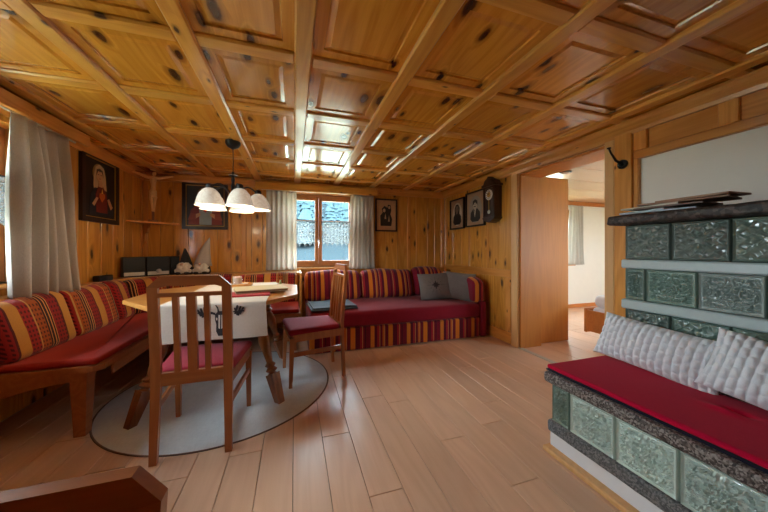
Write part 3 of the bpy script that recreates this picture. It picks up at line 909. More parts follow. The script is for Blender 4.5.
def sofa_pillow(label, loc, rot, star):
    t = thing('scatter_pillow', label, 'pillow', loc, rot, 'grey pillows on the sofa')
    part('cover', pillow_geo(.46, .38, .13), M_GREYP, t, (0,0,.19), smooth=True)
    if star:
        g = G()
        for k in range(8):
            a = k*math.pi/4; L = .062 if k % 2 == 0 else .046
            c, s = math.cos(a), math.sin(a)
            pts = [(0,0), (L*.5*c-.011*s, L*.5*s+.011*c), (L*c, L*s), (L*.5*c+.011*s, L*.5*s-.011*c)]
            g.prism([(p[0]-.01, p[1]+.0) for p in pts], -.0735, -.0695, 'xz')
        g.lathe([(.004, -.001), (.012, 0)], 10, M=Matrix.Translation((-.01, -.0735, 0)) @ Matrix.Rotation(R(90), 4, 'X'))
        part('star_motif', g, M_PRINT, t, (0,0,.19))
        g = G()
        for k in range(12):
            a = k*math.pi/6
            g.tube([(-.01+.07*math.cos(a), -.0685+abs(math.cos(a))*.002, .07*math.sin(a)), (-.01+.115*math.cos(a), -.0655+abs(math.cos(a))*.006+abs(math.sin(a))*.004, .115*math.sin(a))], .0014, 5)
        part('stitched_rays', g, M_PRINT, t, (0,0,.19))['kind'] = 'stuff'
sofa_pillow('grey pillow with a dark edelweiss star motif on the sofa', (1.84, 3.42, .45), (R(-24), R(-3), R(-12)), True)
sofa_pillow('plain grey pillow tucked beside the striped sofa arm', (2.07, 3.36, .45), (R(-16), R(4), R(-50)), False)
bl = thing('folded_blanket', 'folded blue-grey blanket on the left end of the red sofa', 'blanket', (.42, 3.40, .45), (0,0,R(4)))
for k in range(2):
    part('fold', G().rbox(.26-.012*k, .25-.008*k, .008, .0075, 3, (16,14,1), lambda p: (p.x, p.y + .012*math.sin(p.x*9), p.z+.009*noise.noise(Vector((p.x*6, p.y*6, 2+k))))), M_BLANKET, bl, (.01*k, .012*k, .012+k*.0165), smooth=True)

# ------------------------------------------------------------------ rug
RUG = (-.505, 2.605)
rug = thing('round_rug', 'round grey wool rug under the dining table', 'rug', (RUG[0], RUG[1], 0))
part('pile', G().lathe([(.0001, .0005), (.787, .0005), (.791, .003), (.783, .0045), (.0001, .0045)], 96, close=False), M_RUG, rug, smooth=True, auto=40)
part('binding', G().lathe([(.787, .0004), (.797, .0004), (.799, .003), (.795, .0055), (.788, .0055), (.787, .0004)], 96, close=False), M_RUGEDGE, rug, smooth=True)

# ------------------------------------------------------------------ chairs
def make_chair(name, label, loc, rotz, H=.985, ch=.058, rail_h=.052, mats=(None,), group='beech dining chairs', w=.20, seat_z=.435, slat=True):
    t = thing(name, label, 'chair', loc, (0,0,rotz), group)
    th = .026
    def ylean(z): return -.205 - (.02*(1-z/seat_z) if z < seat_z else .05*((z-seat_z)/(H-seat_z))**1.3)
    def slab_xz(poly, dz=0):  # polygon in x,z bent along the lean of the back
        n = len(poly); v = [(x, ylean(z)-th/2, z) for x, z in poly] + [(x, ylean(z)+th/2, z) for x, z in poly]
        f = [tuple(range(n))[::-1], tuple(range(n, 2*n))] + [(i, (i+1) % n, n+(i+1) % n, n+i) for i in range(n)]
        return G().add(v, f)
    pw = .046
    for s in (-1, 1):
        g = G()
        zs = [0, .2, seat_z-.05, seat_z+.05, seat_z+.2, H-ch-.1, H-ch]
        v = []; f = []
        for z in zs:
            k = .75 + .25*min(1, z/seat_z)
            xo, xi = s*w, s*(w-pw*k)
            for (xx, yy) in ((xo, -th/2), (xi, -th/2), (xi, th/2), (xo, th/2)): v.append((xx, ylean(z)+yy, z))
        for i in range(len(zs)-1):
            for k in range(4): f.append((i*4+k, i*4+(k+1) % 4, i*4+4+(k+1) % 4, i*4+4+k))
        f.append((3,2,1,0)); n = len(v); f.append((n-4, n-3, n-2, n-1))
        part('back_post', g.add(v, f), W_CHAIR, t)
    xi = w-pw
    part('top_rail', slab_xz([(-w, H-ch), (-w+ch, H), (w-ch, H), (w, H-ch), (xi, H-ch-.005), (w-ch-.02, H-rail_h), (-w+ch+.02, H-rail_h), (-xi, H-ch-.005)]), W_CHAIRX, t)
    if slat:
        zt = H-.10; zb = seat_z+.02
        part('cross_rail', slab_xz([(-xi, zt-.011), (xi, zt-.011), (xi, zt+.011), (-xi, zt+.011)]), W_CHAIRX, t)
        for xc, hw in ((-.072, .013), (0, .022), (.072, .013)):
            part('slat', slab_xz([(xc-hw, zb), (xc+hw, zb), (xc+hw, zb+.15), (xc+hw, zb+.3), (xc+hw, zt-.011), (xc-hw, zt-.011), (xc-hw, zb+.3), (xc-hw, zb+.15)]), W_CHAIR, t)
        part('lower_rail', slab_xz([(-xi, zb-.055), (xi, zb-.055), (xi, zb+.012), (-xi, zb+.012)]), W_CHAIRX, t)
    fw = w+.042
    for s in (-1, 1):
        q = []
        for z, k in ((.005, .013), (seat_z-.03, .019)):
            cx = s*(fw-.02); cy = .235 - .012*(1 if z > .1 else 0)
            q += [(cx-k, cy-k, z), (cx+k, cy-k, z), (cx+k, cy+k, z), (cx-k, cy+k, z)]
        part('front_leg', G().add(q, [(3,2,1,0),(4,5,6,7),(0,1,5,4),(1,2,6,5),(2,3,7,6),(3,0,4,7)]), W_CHAIR, t)
        M = Matrix.Identity(4)
        def rail(z0, z1, wd):
            x0, x1 = s*(w-.012), s*(fw-.02)
            a = [(x0-wd, -.195), (x0+wd, -.195), (x1+wd, .215), (x1-wd, .215)]
            return G().prism(a, z0, z1)
        part('seat_rail', rail(seat_z-.065, seat_z-.005, .010), W_CHAIR, t)
        part('side_stretcher', rail(.25, .285, .008), W_CHAIR, t)
    part('seat_rail', G().box(-fw+.04, fw-.04, .212, .234, seat_z-.065, seat_z-.005, .004), W_CHAIRX, t)
    poly = rounded_poly([(-w+.002, -.188), (w-.002, -.188), (fw+.003, .25), (-fw-.003, .25)], .03)
    part('seat_pad', pad(poly, seat_z-.012, seat_z+.038, .026, .008), M_RED_CHAIR, t, smooth=True, auto=60)
    return t
make_chair('dining_chair', 'beech slat-back chair seen from behind in front of the table', (-.523, 2.0, 0), 0, w=.193)
make_chair('dining_chair', 'beech chair seen from the side at the right end of the table', (.175, 2.667, 0), R(98))
make_chair('dining_chair', 'brown wooden chair whose back cuts into the lower left corner', (-.40, .30, 0), R(180), .765, .042, .085, w=.20, group='foreground chair', slat=True)

# ------------------------------------------------------------------ dining table
tb = thing('dining_table', 'honey wooden dining table with cut corners and dark turned splayed legs', 'table', (0,0,0))
TT = .762
TOP = [(-.87, 2.14), (-.20, 2.14), (.03, 2.44), (.03, 3.06), (-.20, 3.36), (-.87, 3.36), (-1.17, 3.06), (-1.17, 2.50)]
part('table_top', pad(TOP, TT-.032, TT, .008), W_TABLE, tb)
for x0, x1, y0, y1 in ((-.86, -.26, 2.36, 2.40), (-.86, -.26, 3.05, 3.09), (-.86, -.82, 2.40, 3.05), (-.30, -.26, 2.40, 3.05)):
    part('apron', G().box(x0, x1, y0, y1, TT-.12, TT-.032, .003), W_LEG, tb)
LEGP = [(.0, .030), (.19, .034), (.20, .022), (.215, .043), (.235, .026), (.25, .040), (.27, .022), (.33, .030), (.41, .043), (.47, .034), (.50, .020), (.515, .041), (.535, .024), (.55, .037), (.58, .022), (.66, .030), (.72, .032)]
for fx, fy, tx, ty in ((-.985, 2.19, -.80, 2.43), (-.10, 2.22, -.30, 2.43), (-.11, 3.12, -.30, 3.0), (-.95, 3.14, -.80, 3.0)):
    a, b = Vector((fx, fy, .005)), Vector((tx, ty, TT-.03))
    ax = (b-a); L = ax.length; ax.normalize()
    g = G()
    M = Matrix.Translation(a) @ ax.to_track_quat('Z', 'Y').to_matrix().to_4x4()
    g.lathe([(r, z/.72*L) for z, r in LEGP[1:]], 16, M=M)
    q = [(-.026,-.026,.0),(.026,-.026,.0),(.026,.026,.0),(-.026,.026,.0),(-.036,-.036,.19/.72*L),(.036,-.036,.19/.72*L),(.036,.036,.19/.72*L),(-.036,.036,.19/.72*L)]
    q = [tuple(M @ Vector(p)) for p in q]
    q[:4] = [(p[0], p[1], .005) for p in q[:4]]
    g.add(q, [(3,2,1,0),(4,5,6,7),(0,1,5,4),(1,2,6,5),(2,3,7,6),(3,0,4,7)])
    part('leg', g, W_LEG, tb, smooth=True, auto=35)
# table runner with a stag print
rn = thing('table_runner', 'white linen runner with a printed stag head hanging over the table front', 'tablecloth', (0,0,0))
def runner():
    x0, x1 = -.815, -.185
    path = [(3.352, TT+.002), (2.155, TT+.002), (2.142, TT), (2.134, TT-.008), (2.132, TT-.03), (2.13, .70), (2.127, .64), (2.124, .58), (2.122, .532)]
    nx = 30; v = []; f = []
    for k, (y, z) in enumerate(path):
        for i in range(nx+1):
            t = i/nx
            hang = max(0, (TT-.03-z)/.2)
            v.append((x0+(x1-x0)*t + .012*hang*(2*t-1), y - .010*hang*(1+math.sin(t*9+.6)) - .004*hang, z))
    n = len(v); W = nx+1
    for k in range(len(path)-1):
        for i in range(nx):
            a = k*W+i; f.append((a, a+1, a+W+1, a+W))
    # thickness
    off = []
    for k, (y, z) in enumerate(path):
        for i in range(nx+1):
            p = v[k*W+i]
            off.append((p[0], p[1] - (.003 if k > 2 else 0), p[2] + (.003 if k <= 3 else 0)))
    v2 = v + off
    f2 = f + [tuple(n+i for i in q)[::-1] for q in f]
    for i in range(nx):
        f2.append((i, n+i, n+i+1, i+1)); a = (len(path)-1)*W+i; f2.append((a, a+1, n+a+1, n+a))
    for k in range(len(path)-1):
        a = k*W; f2.append((a, a+W, n+a+W, n+a)); a = k*W+nx; f2.append((a, n+a, n+a+W, a+W))
    return G().add(v2, f2)
part('cloth', runner(), M_LINEN, rn, smooth=True, auto=50)
def print_on(g, poly, up=.0):
    pts = [(x, z) for x, z in poly]
    n = len(pts)
    def yy(x, z):
        t = (x+.815)/.63; hang = max(0, (TT-.03-z)/.2)
        base = 2.132 - (.732-z)*.05
        return base - .010*hang*(1+math.sin(t*9+.6)) - .004*hang - .0075 - up
    v = [(x, yy(x, z)-.0008, z) for x, z in pts] + [(x, yy(x, z)+.0008, z) for x, z in pts]
    f = [tuple(range(n))[::-1], tuple(range(n, 2*n))] + [(i, (i+1) % n, n+(i+1) % n, n+i) for i in range(n)]
    g.add(v, f)
HX, HZ = -.462, .66
face = G()
print_on(face, [(HX+a, HZ+b) for a, b in ((-.016,.055), (.016,.055), (.034,.035), (.034,.0), (.026,-.03), (.026,-.075), (.012,-.105), (-.012,-.105), (-.026,-.075), (-.026,-.03), (-.034,.0), (-.034,.035))])
for s in (-1, 1):
    print_on(face, [(HX+s*a, HZ+b) for a, b in ((.030,.030), (.034,.045), (.070,.060), (.062,.040))])
light = G()
for s in (-1, 1):
    print_on(light, [(HX+s*a, HZ+b) for a, b in ((.004,.030), (.014,.030), (.012,-.055), (.004,-.06))], .0012)
    print_on(light, [(HX+s*a, HZ+b) for a, b in ((.020,.012), (.028,.014), (.027,-.002), (.020,-.004))], .0012)
part('stag_muzzle_print', light, M_LINEN, rn)
part('stag_face_print', face, M_PRINT, rn)
for s in (-1, 1):
    g = G()
    def lim(a, b, w):
        a, b = Vector(a), Vector(b); d = (b-a).normalized(); nn = Vector((-d.y, d.x))*w
        print_on(g, [tuple(a-nn), tuple(b-nn*.5), tuple(b+nn*.5), tuple(a+nn)])
    # short upright horn beside the ear, then a spray of oak-leaf tines further out
    lim((HX+s*.014, HZ+.05), (HX+s*.020, HZ+.078), .006)
    lim((HX+s*.020, HZ+.076), (HX+s*.032, HZ+.096), .005)
    for x0, z0, x1, z1, ww in ((.088, .030, .098, .088, .010), (.100, .020, .118, .080, .010), (.112, .030, .136, .072, .009), (.094, .040, .080, .072, .008), (.104, .052, .140, .048, .008), (.098, .050, .072, .046, .007)):
        lim((HX+s*x0, HZ+z0), (HX+s*x1, HZ+z1), ww)
    part('antler_print', g, M_PRINT, rn)

# ------------------------------------------------------------------ things on the table
tz = TT + .005
tray = thing('candle_tray', 'small round wooden tray at the back of the table', 'tray', (-.50, 3.06, tz))
part('dish', G().lathe([(.0001, .0), (.105, .0), (.118, .028), (.112, .03), (.10, .010), (.0001, .010)], 28, close=False), W_TABLE, tray, smooth=True, auto=40)
cj = thing('candle_glass', 'clear glass candle jar with a pale candle on the tray', 'candle', (-.525, 3.06, tz+.0105))
part('candle', G().lathe([(.0001, .002), (.040, .002), (.040, .085), (.0001, .08)], 20, close=False), m_plain('pale_wax', rgb(226,196,186), .5), cj, smooth=True, auto=40)
part('glass_jar', G().lathe([(.042, .0), (.046, .004), (.048, .07), (.046, .07), (.043, .006)], 24, close=False), M_GLASS, cj, smooth=True)
for k, (dx, dy, sz) in enumerate(((.055, -.035, .022), (.06, .03, .02), (.0, -.065, .018), (-.05, -.045, .018))):
    fl = thing('dried_flower', ['white dried flower on the tray right of the candle', 'pale dried flower behind the candle jar', 'small cream flower in front of the candle jar', 'tiny white flower left of the candle jar'][k], 'flower', (-.51+dx, 3.06+dy, tz+.012), (0,0,k))
    g = G()
    for q in range(7):
        a = q*2*math.pi/7
        g.rbox(sz*.5, sz*.28, .004, .004, 2, (2,2,1), M=Matrix.Rotation(a, 4, 'Z') @ Matrix.Translation((sz*.6, 0, sz*.6)) @ Matrix.Rotation(R(-35), 4, 'Y'))
    part('petals', g, M_LINEN, fl, smooth=True)
    part('centre', G().lathe([(.0001, .0), (sz*.3, .002), (sz*.32, sz*.4), (.0001, sz*.7)], 10, close=False), m_plain('flower_centre_%d' % k, rgb(206,176,110), .8), fl, smooth=True)
rb = tag(part('red_folder', G().box(-.16, .16, -.11, .11, 0, .012, .003), m_plain('red_card', rgb(172,24,40), .5), None, (-.345, 2.46, tz), (0,0,R(4))), 'thin red folder lying under the beige menu folder', 'folder')
fo = thing('menu_folder', 'beige menu folder lying on the red folder on the table', 'folder', (-.27, 2.62, tz+.0125), (0,0,R(14)))
M_BEIGE = m_plain('beige_card', rgb(196,186,150), .6, 0, .06, 20)
part('lower_cover', G().box(-.20, .20, -.15, .15, 0, .004, .001), M_BEIGE, fo)
part('pages', G().box(-.195, .19, -.145, .145, .0042, .018, .002), m_plain('page_edges', rgb(150,122,88), .7), fo)
part('upper_cover', G().box(-.20, .20, -.15, .15, .0183, .0225, .001), M_BEIGE, fo)
ws = tag(part('paper_sheet', G().box(-.14, .14, -.10, .10, 0, .006, .001), m_plain('white_paper', rgb(228,228,226), .7), None, (-.31, 3.12, tz), (0,0,R(-6))), 'white papers behind the beige menu folder', 'paper')
bel = thing('small_figurine', 'small green-gold figurine at the right end of the table', 'figurine', (-.13, 3.02, tz-.004))
part('figure', G().lathe([(.0001,0),(.022,.001),(.024,.008),(.014,.014),(.016,.03),(.009,.04),(.012,.05),(.0001,.06)], 14, close=False), m_plain('green_gold', rgb(150,150,90), .4, .3), bel, smooth=True)

# ------------------------------------------------------------------ hanging lamp
LX, LY = -.52, 2.83
hl = thing('pendant_lamp', 'black five-armed hanging lamp with white glass shades over the table', 'lamp', (LX, LY, 1.50))
zt = ZB - 1.50
part('canopy', G().lathe([(.062, zt+.006), (.062, zt-.02), (.045, zt-.045), (.018, zt-.06), (.008, zt-.065)], 24), M_BLACK, hl, smooth=True, auto=40)
part('cord', G().tube([(0,0,zt-.05), (.002,0,zt-.18), (0,0,.31)], .004, 8), M_BLACK, hl)
part('stem', G().lathe([(.004, .32), (.012, .31), (.012, .295), (.03, .29), (.03, .283), (.012, .278), (.016, .25), (.011, .22), (.018, .19), (.014, .15), (.022, .12), (.03, .10), (.022, .08), (.012, .06), (.004, .04)], 18), M_BLACK, hl, smooth=True, auto=40)
part('ring', G().lathe([(.034, .284), (.04, .287), (.034, .29)], 24, close=False), M_CHROME, hl)
t = NT('marbled_shade_glass'); c = t.coord()
nn = t.noise(c, 22, 5, .6, 1.5)
t.set(Base_Color=t.ramp(nn, [(.3, rgb(216,206,190)), (.6, rgb(244,240,230))]), Roughness=.25, Subsurface_Weight=0.0, Transmission_Weight=.0, Emission_Color=(1.0, .90, .74, 1), Emission_Strength=.15)
M_SHADE = t.mat
M_BULB = m_emit('lit_bulb', (1.0, .84, .62, 1), 2.5)
RA = .205
for k in range(5):
    ca = R(-137 + 72*k)
    dx, dy = math.cos(ca), math.sin(ca)
    path = []
    for i in range(9):
        q = i/8
        path.append((dx*(.02 + (RA-.02)*q), dy*(.02+(RA-.02)*q), .115 + .075*math.sin(q*math.pi*.95) - .0*q))
    arm = part('arm', G().tube(path, .0065, 8), M_BLACK, hl, smooth=True)
    ex, ey = dx*RA, dy*RA
    part('holder', G().lathe([(.012, .175), (.026, .165), (.030, .14), (.022, .125), (.022, .115)], 16, M=Matrix.Translation((ex, ey, 0))), M_BLACK, arm, smooth=True, auto=40)
    sh = part('glass_shade', G().lathe([(.028, .135), (.05, .122), (.075, .092), (.092, .052), (.104, .0), (.110, -.012), (.107, -.012), (.100, .002), (.088, .05), (.071, .088), (.048, .117), (.028, .13)], 32, M=Matrix.Translation((ex, ey, 0)), close=False), M_SHADE, hl, smooth=True)
    part('bulb', G().lathe([(.0001, .0), (.02, .008), (.028, .03), (.024, .055), (.014, .08), (.012, .115)], 14, M=Matrix.Translation((ex, ey, 0)), close=False), M_BULB, sh, smooth=True)
    ld = bpy.data.lights.new('lamp_light', 'POINT'); ld.energy = 1.3; ld.color = (1.0, .80, .55); ld.shadow_soft_size = .04
    link(bpy.data.objects.new('lamp_light', ld), hl, (ex, ey, -.03))
# ------------------------------------------------------------------ tiled stove
stove = thing('tiled_stove', 'green glazed relief-tiled stove with granite bench slab and dark top slab', 'stove', (0,0,0))
def relief_a(a, b):   # foliage rosette
    u, v = abs(a), abs(b)
    r = math.hypot(a, b); th = math.atan2(b, a)
    d = math.exp(-((u-v)*7)**2)*(.35+.65*abs(math.sin(r*9)))
    ros = math.exp(-((r-.30)*9)**2)*(.6+.4*math.cos(8*th)) + (1.0 if r < .13 else 0)*.8
    leaf = max(0, math.sin(7.5*r + 3.2*math.cos(4*th)))**1.5*.7
    scroll = max(0, math.cos(11*u*v*2.2 + 5*(u+v)))**2*.55
    return min(1.1, max(d, ros, leaf, scroll))
def relief_b(a, b):   # tangled arabesque, mirrored about both axes
    u, v = abs(a), abs(b)
    n = noise.noise(Vector((u*3.4, v*3.4, 4.2))) + .35*noise.noise(Vector((u*8, v*8, 1.7)))
    k = abs(((n*3.2) % 1.0)*2-1)
    r = math.hypot(a, b)
    ros = max(0, math.cos(r*12+.6*math.cos(6*math.atan2(b, a))))**2*math.exp(-(r*2.2)**2)
    return max(k**1.6, ros*1.1)
def tile_mesh(name, w, h, rel, mat, n=84, depth=.012):
    key = ('tile', name, round(w, 3), round(h, 3), mat.name)
    if key in _mc: return _mc[key]
    nx = max(12, int(n*w/.22)); nz = n
    v = []; f = []
    fr = .012
    for j in range(nz+1):
        for i in range(nx+1):
            x, z = -w/2+w*i/nx, -h/2+h*j/nz
            e = min(w/2-abs(x), h/2-abs(z))
            if e < .004: d = e/.004*.010
            elif e < fr-.006: d = .010
            elif e < fr: d = .010 - .008*(e-(fr-.006))/.006
            else:
                ww = min(1, (e-fr)/.012)
                d = .002 + depth*ww*rel(x/(w/2)*min(1, w/h), z/(h/2))
            v.append((x, -d, z))
    W = nx+1
    for j in range(nz):
        for i in range(nx):
            a = j*W+i; f.append((a, a+1, a+W+1, a+W))
    m = len(v); v += [(-w/2,.012,-h/2), (w/2,.012,-h/2), (w/2,.012,h/2), (-w/2,.012,h/2)]
    f.append((m, m+3, m+2, m+1))
    f.append(tuple([m, m+1] + [i for i in range(nx, -1, -1)]))
    f.append(tuple([m+2, m+3] + [nz*W+i for i in range(nx+1)]))
    f.append(tuple([m+3, m] + [j*W for j in range(nz+1)]))
    f.append(tuple([m+1, m+2] + [j*W+nx for j in range(nz, -1, -1)]))
    _mc[key] = G().add(v, f).mesh('relief_tile', mat, True, 50)
    return _mc[key]
def tile_row(x, y_start, widths, z0, z1, rel, relname, mats):
    y = y_start
    for k, w in enumerate(widths):
        mat = mats[k % len(mats)]
        me = tile_mesh(relname, w-.004, z1-z0-.004, rel, mat)
        link(bpy.data.objects.new('relief_tile', me), stove, (x, y-w/2, (z0+z1)/2), (0,0,R(-90)))
        y -= w
SX, SY, SE = 1.98, 1.24, -.45
part('stove_core', G().box(SX+.012, XR-.03, SE, SY-.012, .435, 1.275), M_JOINT, stove)
tile_row(SX, SY, [.227]*7, 1.062, 1.272, relief_a, 'a', [M_TILE_A, M_TILE_A, M_TILE_D])
tile_row(SX, SY, [.11] + [.226]*6, .815, 1.008, relief_b, 'b', [M_TILE_D, M_TILE_D, M_TILE_B])
tile_row(SX, SY, [.227]*7, .545, .758, relief_a, 'a2', [M_TILE_A, M_TILE_D, M_TILE_D])
for z0, z1 in ((1.008, 1.062), (.758, .815)):
    part('glazed_band', G().box(SX-.022, XR-.03, SE, SY+.014, z0, z1, .008), M_BAND, stove)
part('lower_band', G().box(SX-.012, XR-.03, SE, SY+.006, .44, .545, .008), M_TILE_D, stove)
def rough(p, k=.004, f=18):
    n = noise.noise(Vector((p.x*f, p.y*f, p.z*f)))
    return (p.x + k*n, p.y + k*noise.noise(Vector((p.y*f, p.z*f, p.x*f))), p.z + k*.7*noise.noise(Vector((p.z*f, p.x*f, p.y*f+5))))
part('top_slab', G().rbox(.275, .855, .029, .02, 3, (14, 50, 2), lambda p: rough(p, .006, 30)), M_SLAB_T, stove, (2.17, .445, 1.303), smooth=True)
# end face tiles toward the doorway
for k, z in enumerate(((.545, .758), (.815, 1.008), (1.062, 1.272))):
    for q in range(2):
        me = tile_mesh('e', .205, z[1]-z[0]-.004, relief_b, M_TILE_A)
        link(bpy.data.objects.new('relief_tile', me), stove, (SX+.12+q*.21, SY, (z[0]+z[1])/2), (0,0,R(180)))
# stove bench
QX, QY = 1.385, 1.235
part('bench_core', G().box(QX+.012, SX+.03, SE, QY-.012, .155, .375), M_JOINT, stove)
tile_row(QX, QY, [.108] + [.222]*7, .168, .373, relief_b, 'c', [M_TILE_D] + [M_TILE_C]*7)
part('plinth', G().box(QX-.008, XR-.03, SE, QY+.01, 0, .104, .004), M_PLINTH, stove)
part('lower_slab', G().rbox(.33, .855, .0325, .012, 2, (10, 40, 2), lambda p: rough(p, .003, 25)), M_SLAB_D, stove, (1.365+.33, .40, .135), smooth=True)
part('bench_slab', G().rbox(.33, .87, .0285, .014, 3, (10, 40, 2), lambda p: rough(p, .004, 28)), M_SLAB, stove, (1.36+.33, .405, .402), smooth=True)
part('skirting_strip', G().box(QX-.055, QX+.006, SE, QY+.02, 0, .028, .006), W_CASING, stove)
# red bench pad
pd = thing('bench_pad', 'long crimson seat pad with dark edge on the stove bench', 'cushion', (0,0,0))
def pad_fn(p):
    z = p.z + .003*noise.noise(Vector((p.x*5, p.y*4, 0)))
    if p.z > 0:
        dd = ((p.x-.085)/.016)**2 + ((p.y-.185)/.035)**2
        z -= .016*math.exp(-dd)
        z += .012*math.exp(-(((p.x-.045)/.02)**2 + ((p.y-.21)/.05)**2))
    return (p.x, p.y, z)
part('cover', G().rbox(.235, .80, .012, .011, 3, (48, 160, 1), pad_fn), M_RED_PAD, pd, (1.62, .475, .454), smooth=True)
part('underside', G().rbox(.238, .803, .004, .004, 2, (4, 10, 1)), M_NAVY, pd, (1.62, .475, .4365), smooth=True)
# ruched pillows
def ruche_fn(cols, rows):
    def fn(a, b):
        k = (a+1)/2*cols; c = int(k)
        q = abs(math.sin(math.pi*k))**.45
        s = abs(math.sin(math.pi*((b+1)/2*rows + .5*(c % 2) + .15*math.sin(c*2.1))))**.4
        return .017*q*(.3+.7*s) - .009
    return fn
def ruched(label, loc, rot, w, h):
    t = thing('ruched_pillow', label, 'pillow', loc, rot, 'pale ruched pillows on the stove bench')
    part('cover', pillow_geo(w, h, .15, ruche_fn(17, 6), 180, 72, .06), M_RUCHE, t, (0,0,h/2), smooth=True)
ruched('pale grey ruched pillow at the doorway end of the stove bench', (1.80, 1.03, .468), (R(-22), R(5), R(-86)), .54, .26)
ruched('pale grey ruched pillow at the right edge of the stove bench', (1.73, .545, .49), (R(-28), R(10), R(-82)), .50, .275)
# brochures on the top slab
for k, (dx, dy, rz, w, l, c, lab) in enumerate((
    (.0, .0, 8, .20, .34, rgb(178,190,198), 'grey-blue brochure at the bottom of the pile on the stove top'),
    (.01, .05, -12, .15, .24, rgb(204,214,220), 'pale blue leaflet sticking out of the pile toward the doorway'),
    (.0, -.06, 4, .21, .30, rgb(112,84,66), 'brown brochure in the middle of the pile on the stove top'),
    (-.01, .02, -5, .16, .30, rgb(206,196,180), 'cream leaflet in the pile on the stove top'),
    (.01, -.10, 10, .20, .36, rgb(150,108,80), 'tan cardboard folder on the pile on the stove top'),
    (.0, -.16, -3, .17, .30, rgb(168,124,94), 'light brown folder lying topmost on the stove top pile'))):
    tag(part('brochure', G().box(-w/2, w/2, -l/2, l/2, 0, .0095, .001), m_plain('brochure_paper_%d' % k, c, .55), None, (2.07+dx, 1.10+dy, 1.340+k*.0105), (0,0,R(rz))), lab, 'brochure', 'brochures on the stove')
# iron hook
hk = thing('coat_hook', 'black iron coat hook on the post between doorway and stove', 'hook', (XR-.036, 1.53, 1.78))
part('back_plate', G().lathe([(.034, -.014), (.034, 0)], 18, M=Matrix.Rotation(R(90), 4, 'Y')), M_BLACK, hk, smooth=True, auto=40)
part('upper_prong', G().tube([(-.01,0,.0), (-.05,.02,.03), (-.09,.03,.09), (-.10,.035,.12)], [.011,.009,.007,.007], 8), M_BLACK, hk, smooth=True)
part('knob', G().lathe([(.0001,-.008), (.014,-.004), (.014,.004), (.0001,.008)], 12, M=Matrix.Translation((-.10,.036,.125))), M_BLACK, hk, smooth=True)
part('lower_prong', G().tube([(-.01,0,-.01), (-.04,0,-.03), (-.055,0,-.012)], .008, 8), M_BLACK, hk, smooth=True)

# ------------------------------------------------------------------ pictures
def ell(cx, cz, rx, rz, n=22, a0=0, a1=360):
    return [(cx+rx*math.cos(R(a0+(a1-a0)*i/n)), cz+rz*math.sin(R(a0+(a1-a0)*i/n))) for i in range(n)]
_pm = {}
def paint(c, rough=.45):
    if c not in _pm: _pm[c] = m_plain('paint_%d_%d_%d' % c, rgb(*c), rough, 0, .18, 25)
    return _pm[c]
def picture(label, loc, rotz, w, h, fw, frame_mat, shapes, bg, lip=None, glass=False):
    """hangs facing local -y; origin at the bottom centre on the wall"""
    t = thing('framed_picture', label, 'picture', loc, (0,0,rotz))
    g = G()
    d = .028
    g.prism([(-w/2,0),(w/2,0),(w/2-fw,fw),(-w/2+fw,fw)], -d, 0, 'xz').prism([(-w/2,h),(w/2,h),(w/2-fw,h-fw),(-w/2+fw,h-fw)], -d, 0, 'xz')
    g.prism([(-w/2,0),(-w/2,h),(-w/2+fw,h-fw),(-w/2+fw,fw)], -d, 0, 'xz').prism([(w/2,0),(w/2,h),(w/2-fw,h-fw),(w/2-fw,fw)], -d, 0, 'xz')
    part('frame', g, frame_mat, t)
    if lip:
        g = G(); b = fw; q = .008
        g.box(-w/2+b, w/2-b, -.02, -.008, b, b+q).box(-w/2+b, w/2-b, -.02, -.008, h-b-q, h-b).box(-w/2+b, -w/2+b+q, -.02, -.008, b+q, h-b-q).box(w/2-b-q, w/2-b, -.02, -.008, b+q, h-b-q)
        part('inner_edge', g, lip, t)
    cv = part('canvas', G().box(-w/2+fw*.8, w/2-fw*.8, -.010, -.004, fw*.8, h-fw*.8), paint(bg), t)
    y = -.0104
    for nm, polys, c in shapes:
        g = G()
        for p in polys: g.prism(p, y-.0012, y+.0004, 'xz')
        part(nm, g, paint(c), cv)
        y -= .0014
    return t
def S(poly, w, h): return [(x*w, z*h) for x, z in poly]
# devotional picture of a veiled woman (left wall)
w, h = .56, .65
shp = [('halo', [ell(-.02, .47, .095, .098)], (150,116,66)),
       ('veil', [[(-.10,.44), (-.075,.53), (-.02,.565), (.045,.54), (.075,.46), (.09,.34), (.12,.22), (.04,.24), (-.09,.26), (-.105,.36)]], (196,166,120)),
       ('robe', [[(-.17,.07), (-.15,.26), (-.09,.33), (.0,.34), (.10,.32), (.17,.22), (.20,.07)]], (24,34,46)),
       ('dress', [[(-.07,.10), (-.08,.27), (-.035,.36), (.03,.36), (.09,.28), (.10,.10)]], (112,30,22)),
       ('face', [ell(-.025, .455, .046, .062)], (206,158,112)),
       ('hair', [[(-.072,.45), (-.065,.51), (-.025,.525), (.02,.51), (.028,.45), (.01,.495), (-.05,.495)]], (74,44,26)),
       ('eyes', [ell(-.045, .462, .009, .004, 8), ell(-.006, .462, .009, .004, 8)], (50,30,22)),
       ('mouth', [ell(-.025, .425, .012, .004, 8)], (150,70,56)),
       ('neck', [[(-.045,.40), (.0,.40), (.01,.345), (-.05,.345)]], (196,146,102)),
       ('heart', [[(0,.20), (-.045,.25), (-.04,.285), (-.015,.29), (0,.275), (.015,.29), (.04,.285), (.045,.25)]], (196,96,34)),
       ('flame', [[(-.012,.285), (0,.33), (.012,.285)]], (236,186,80)),
       ('hand', [[(-.15,.17), (-.09,.24), (-.06,.235), (-.085,.20), (-.12,.15)]], (204,154,108)),
       ('hand', [[(.16,.17), (.10,.25), (.075,.235), (.09,.20), (.13,.14)]], (204,154,108))]
picture('dark framed painting of a veiled woman with a glowing heart on the side wall', (XL+.003, 3.49, 1.385), R(90), w, h, .045, M_FRAME, shp, (26,22,20), M_GOLD)
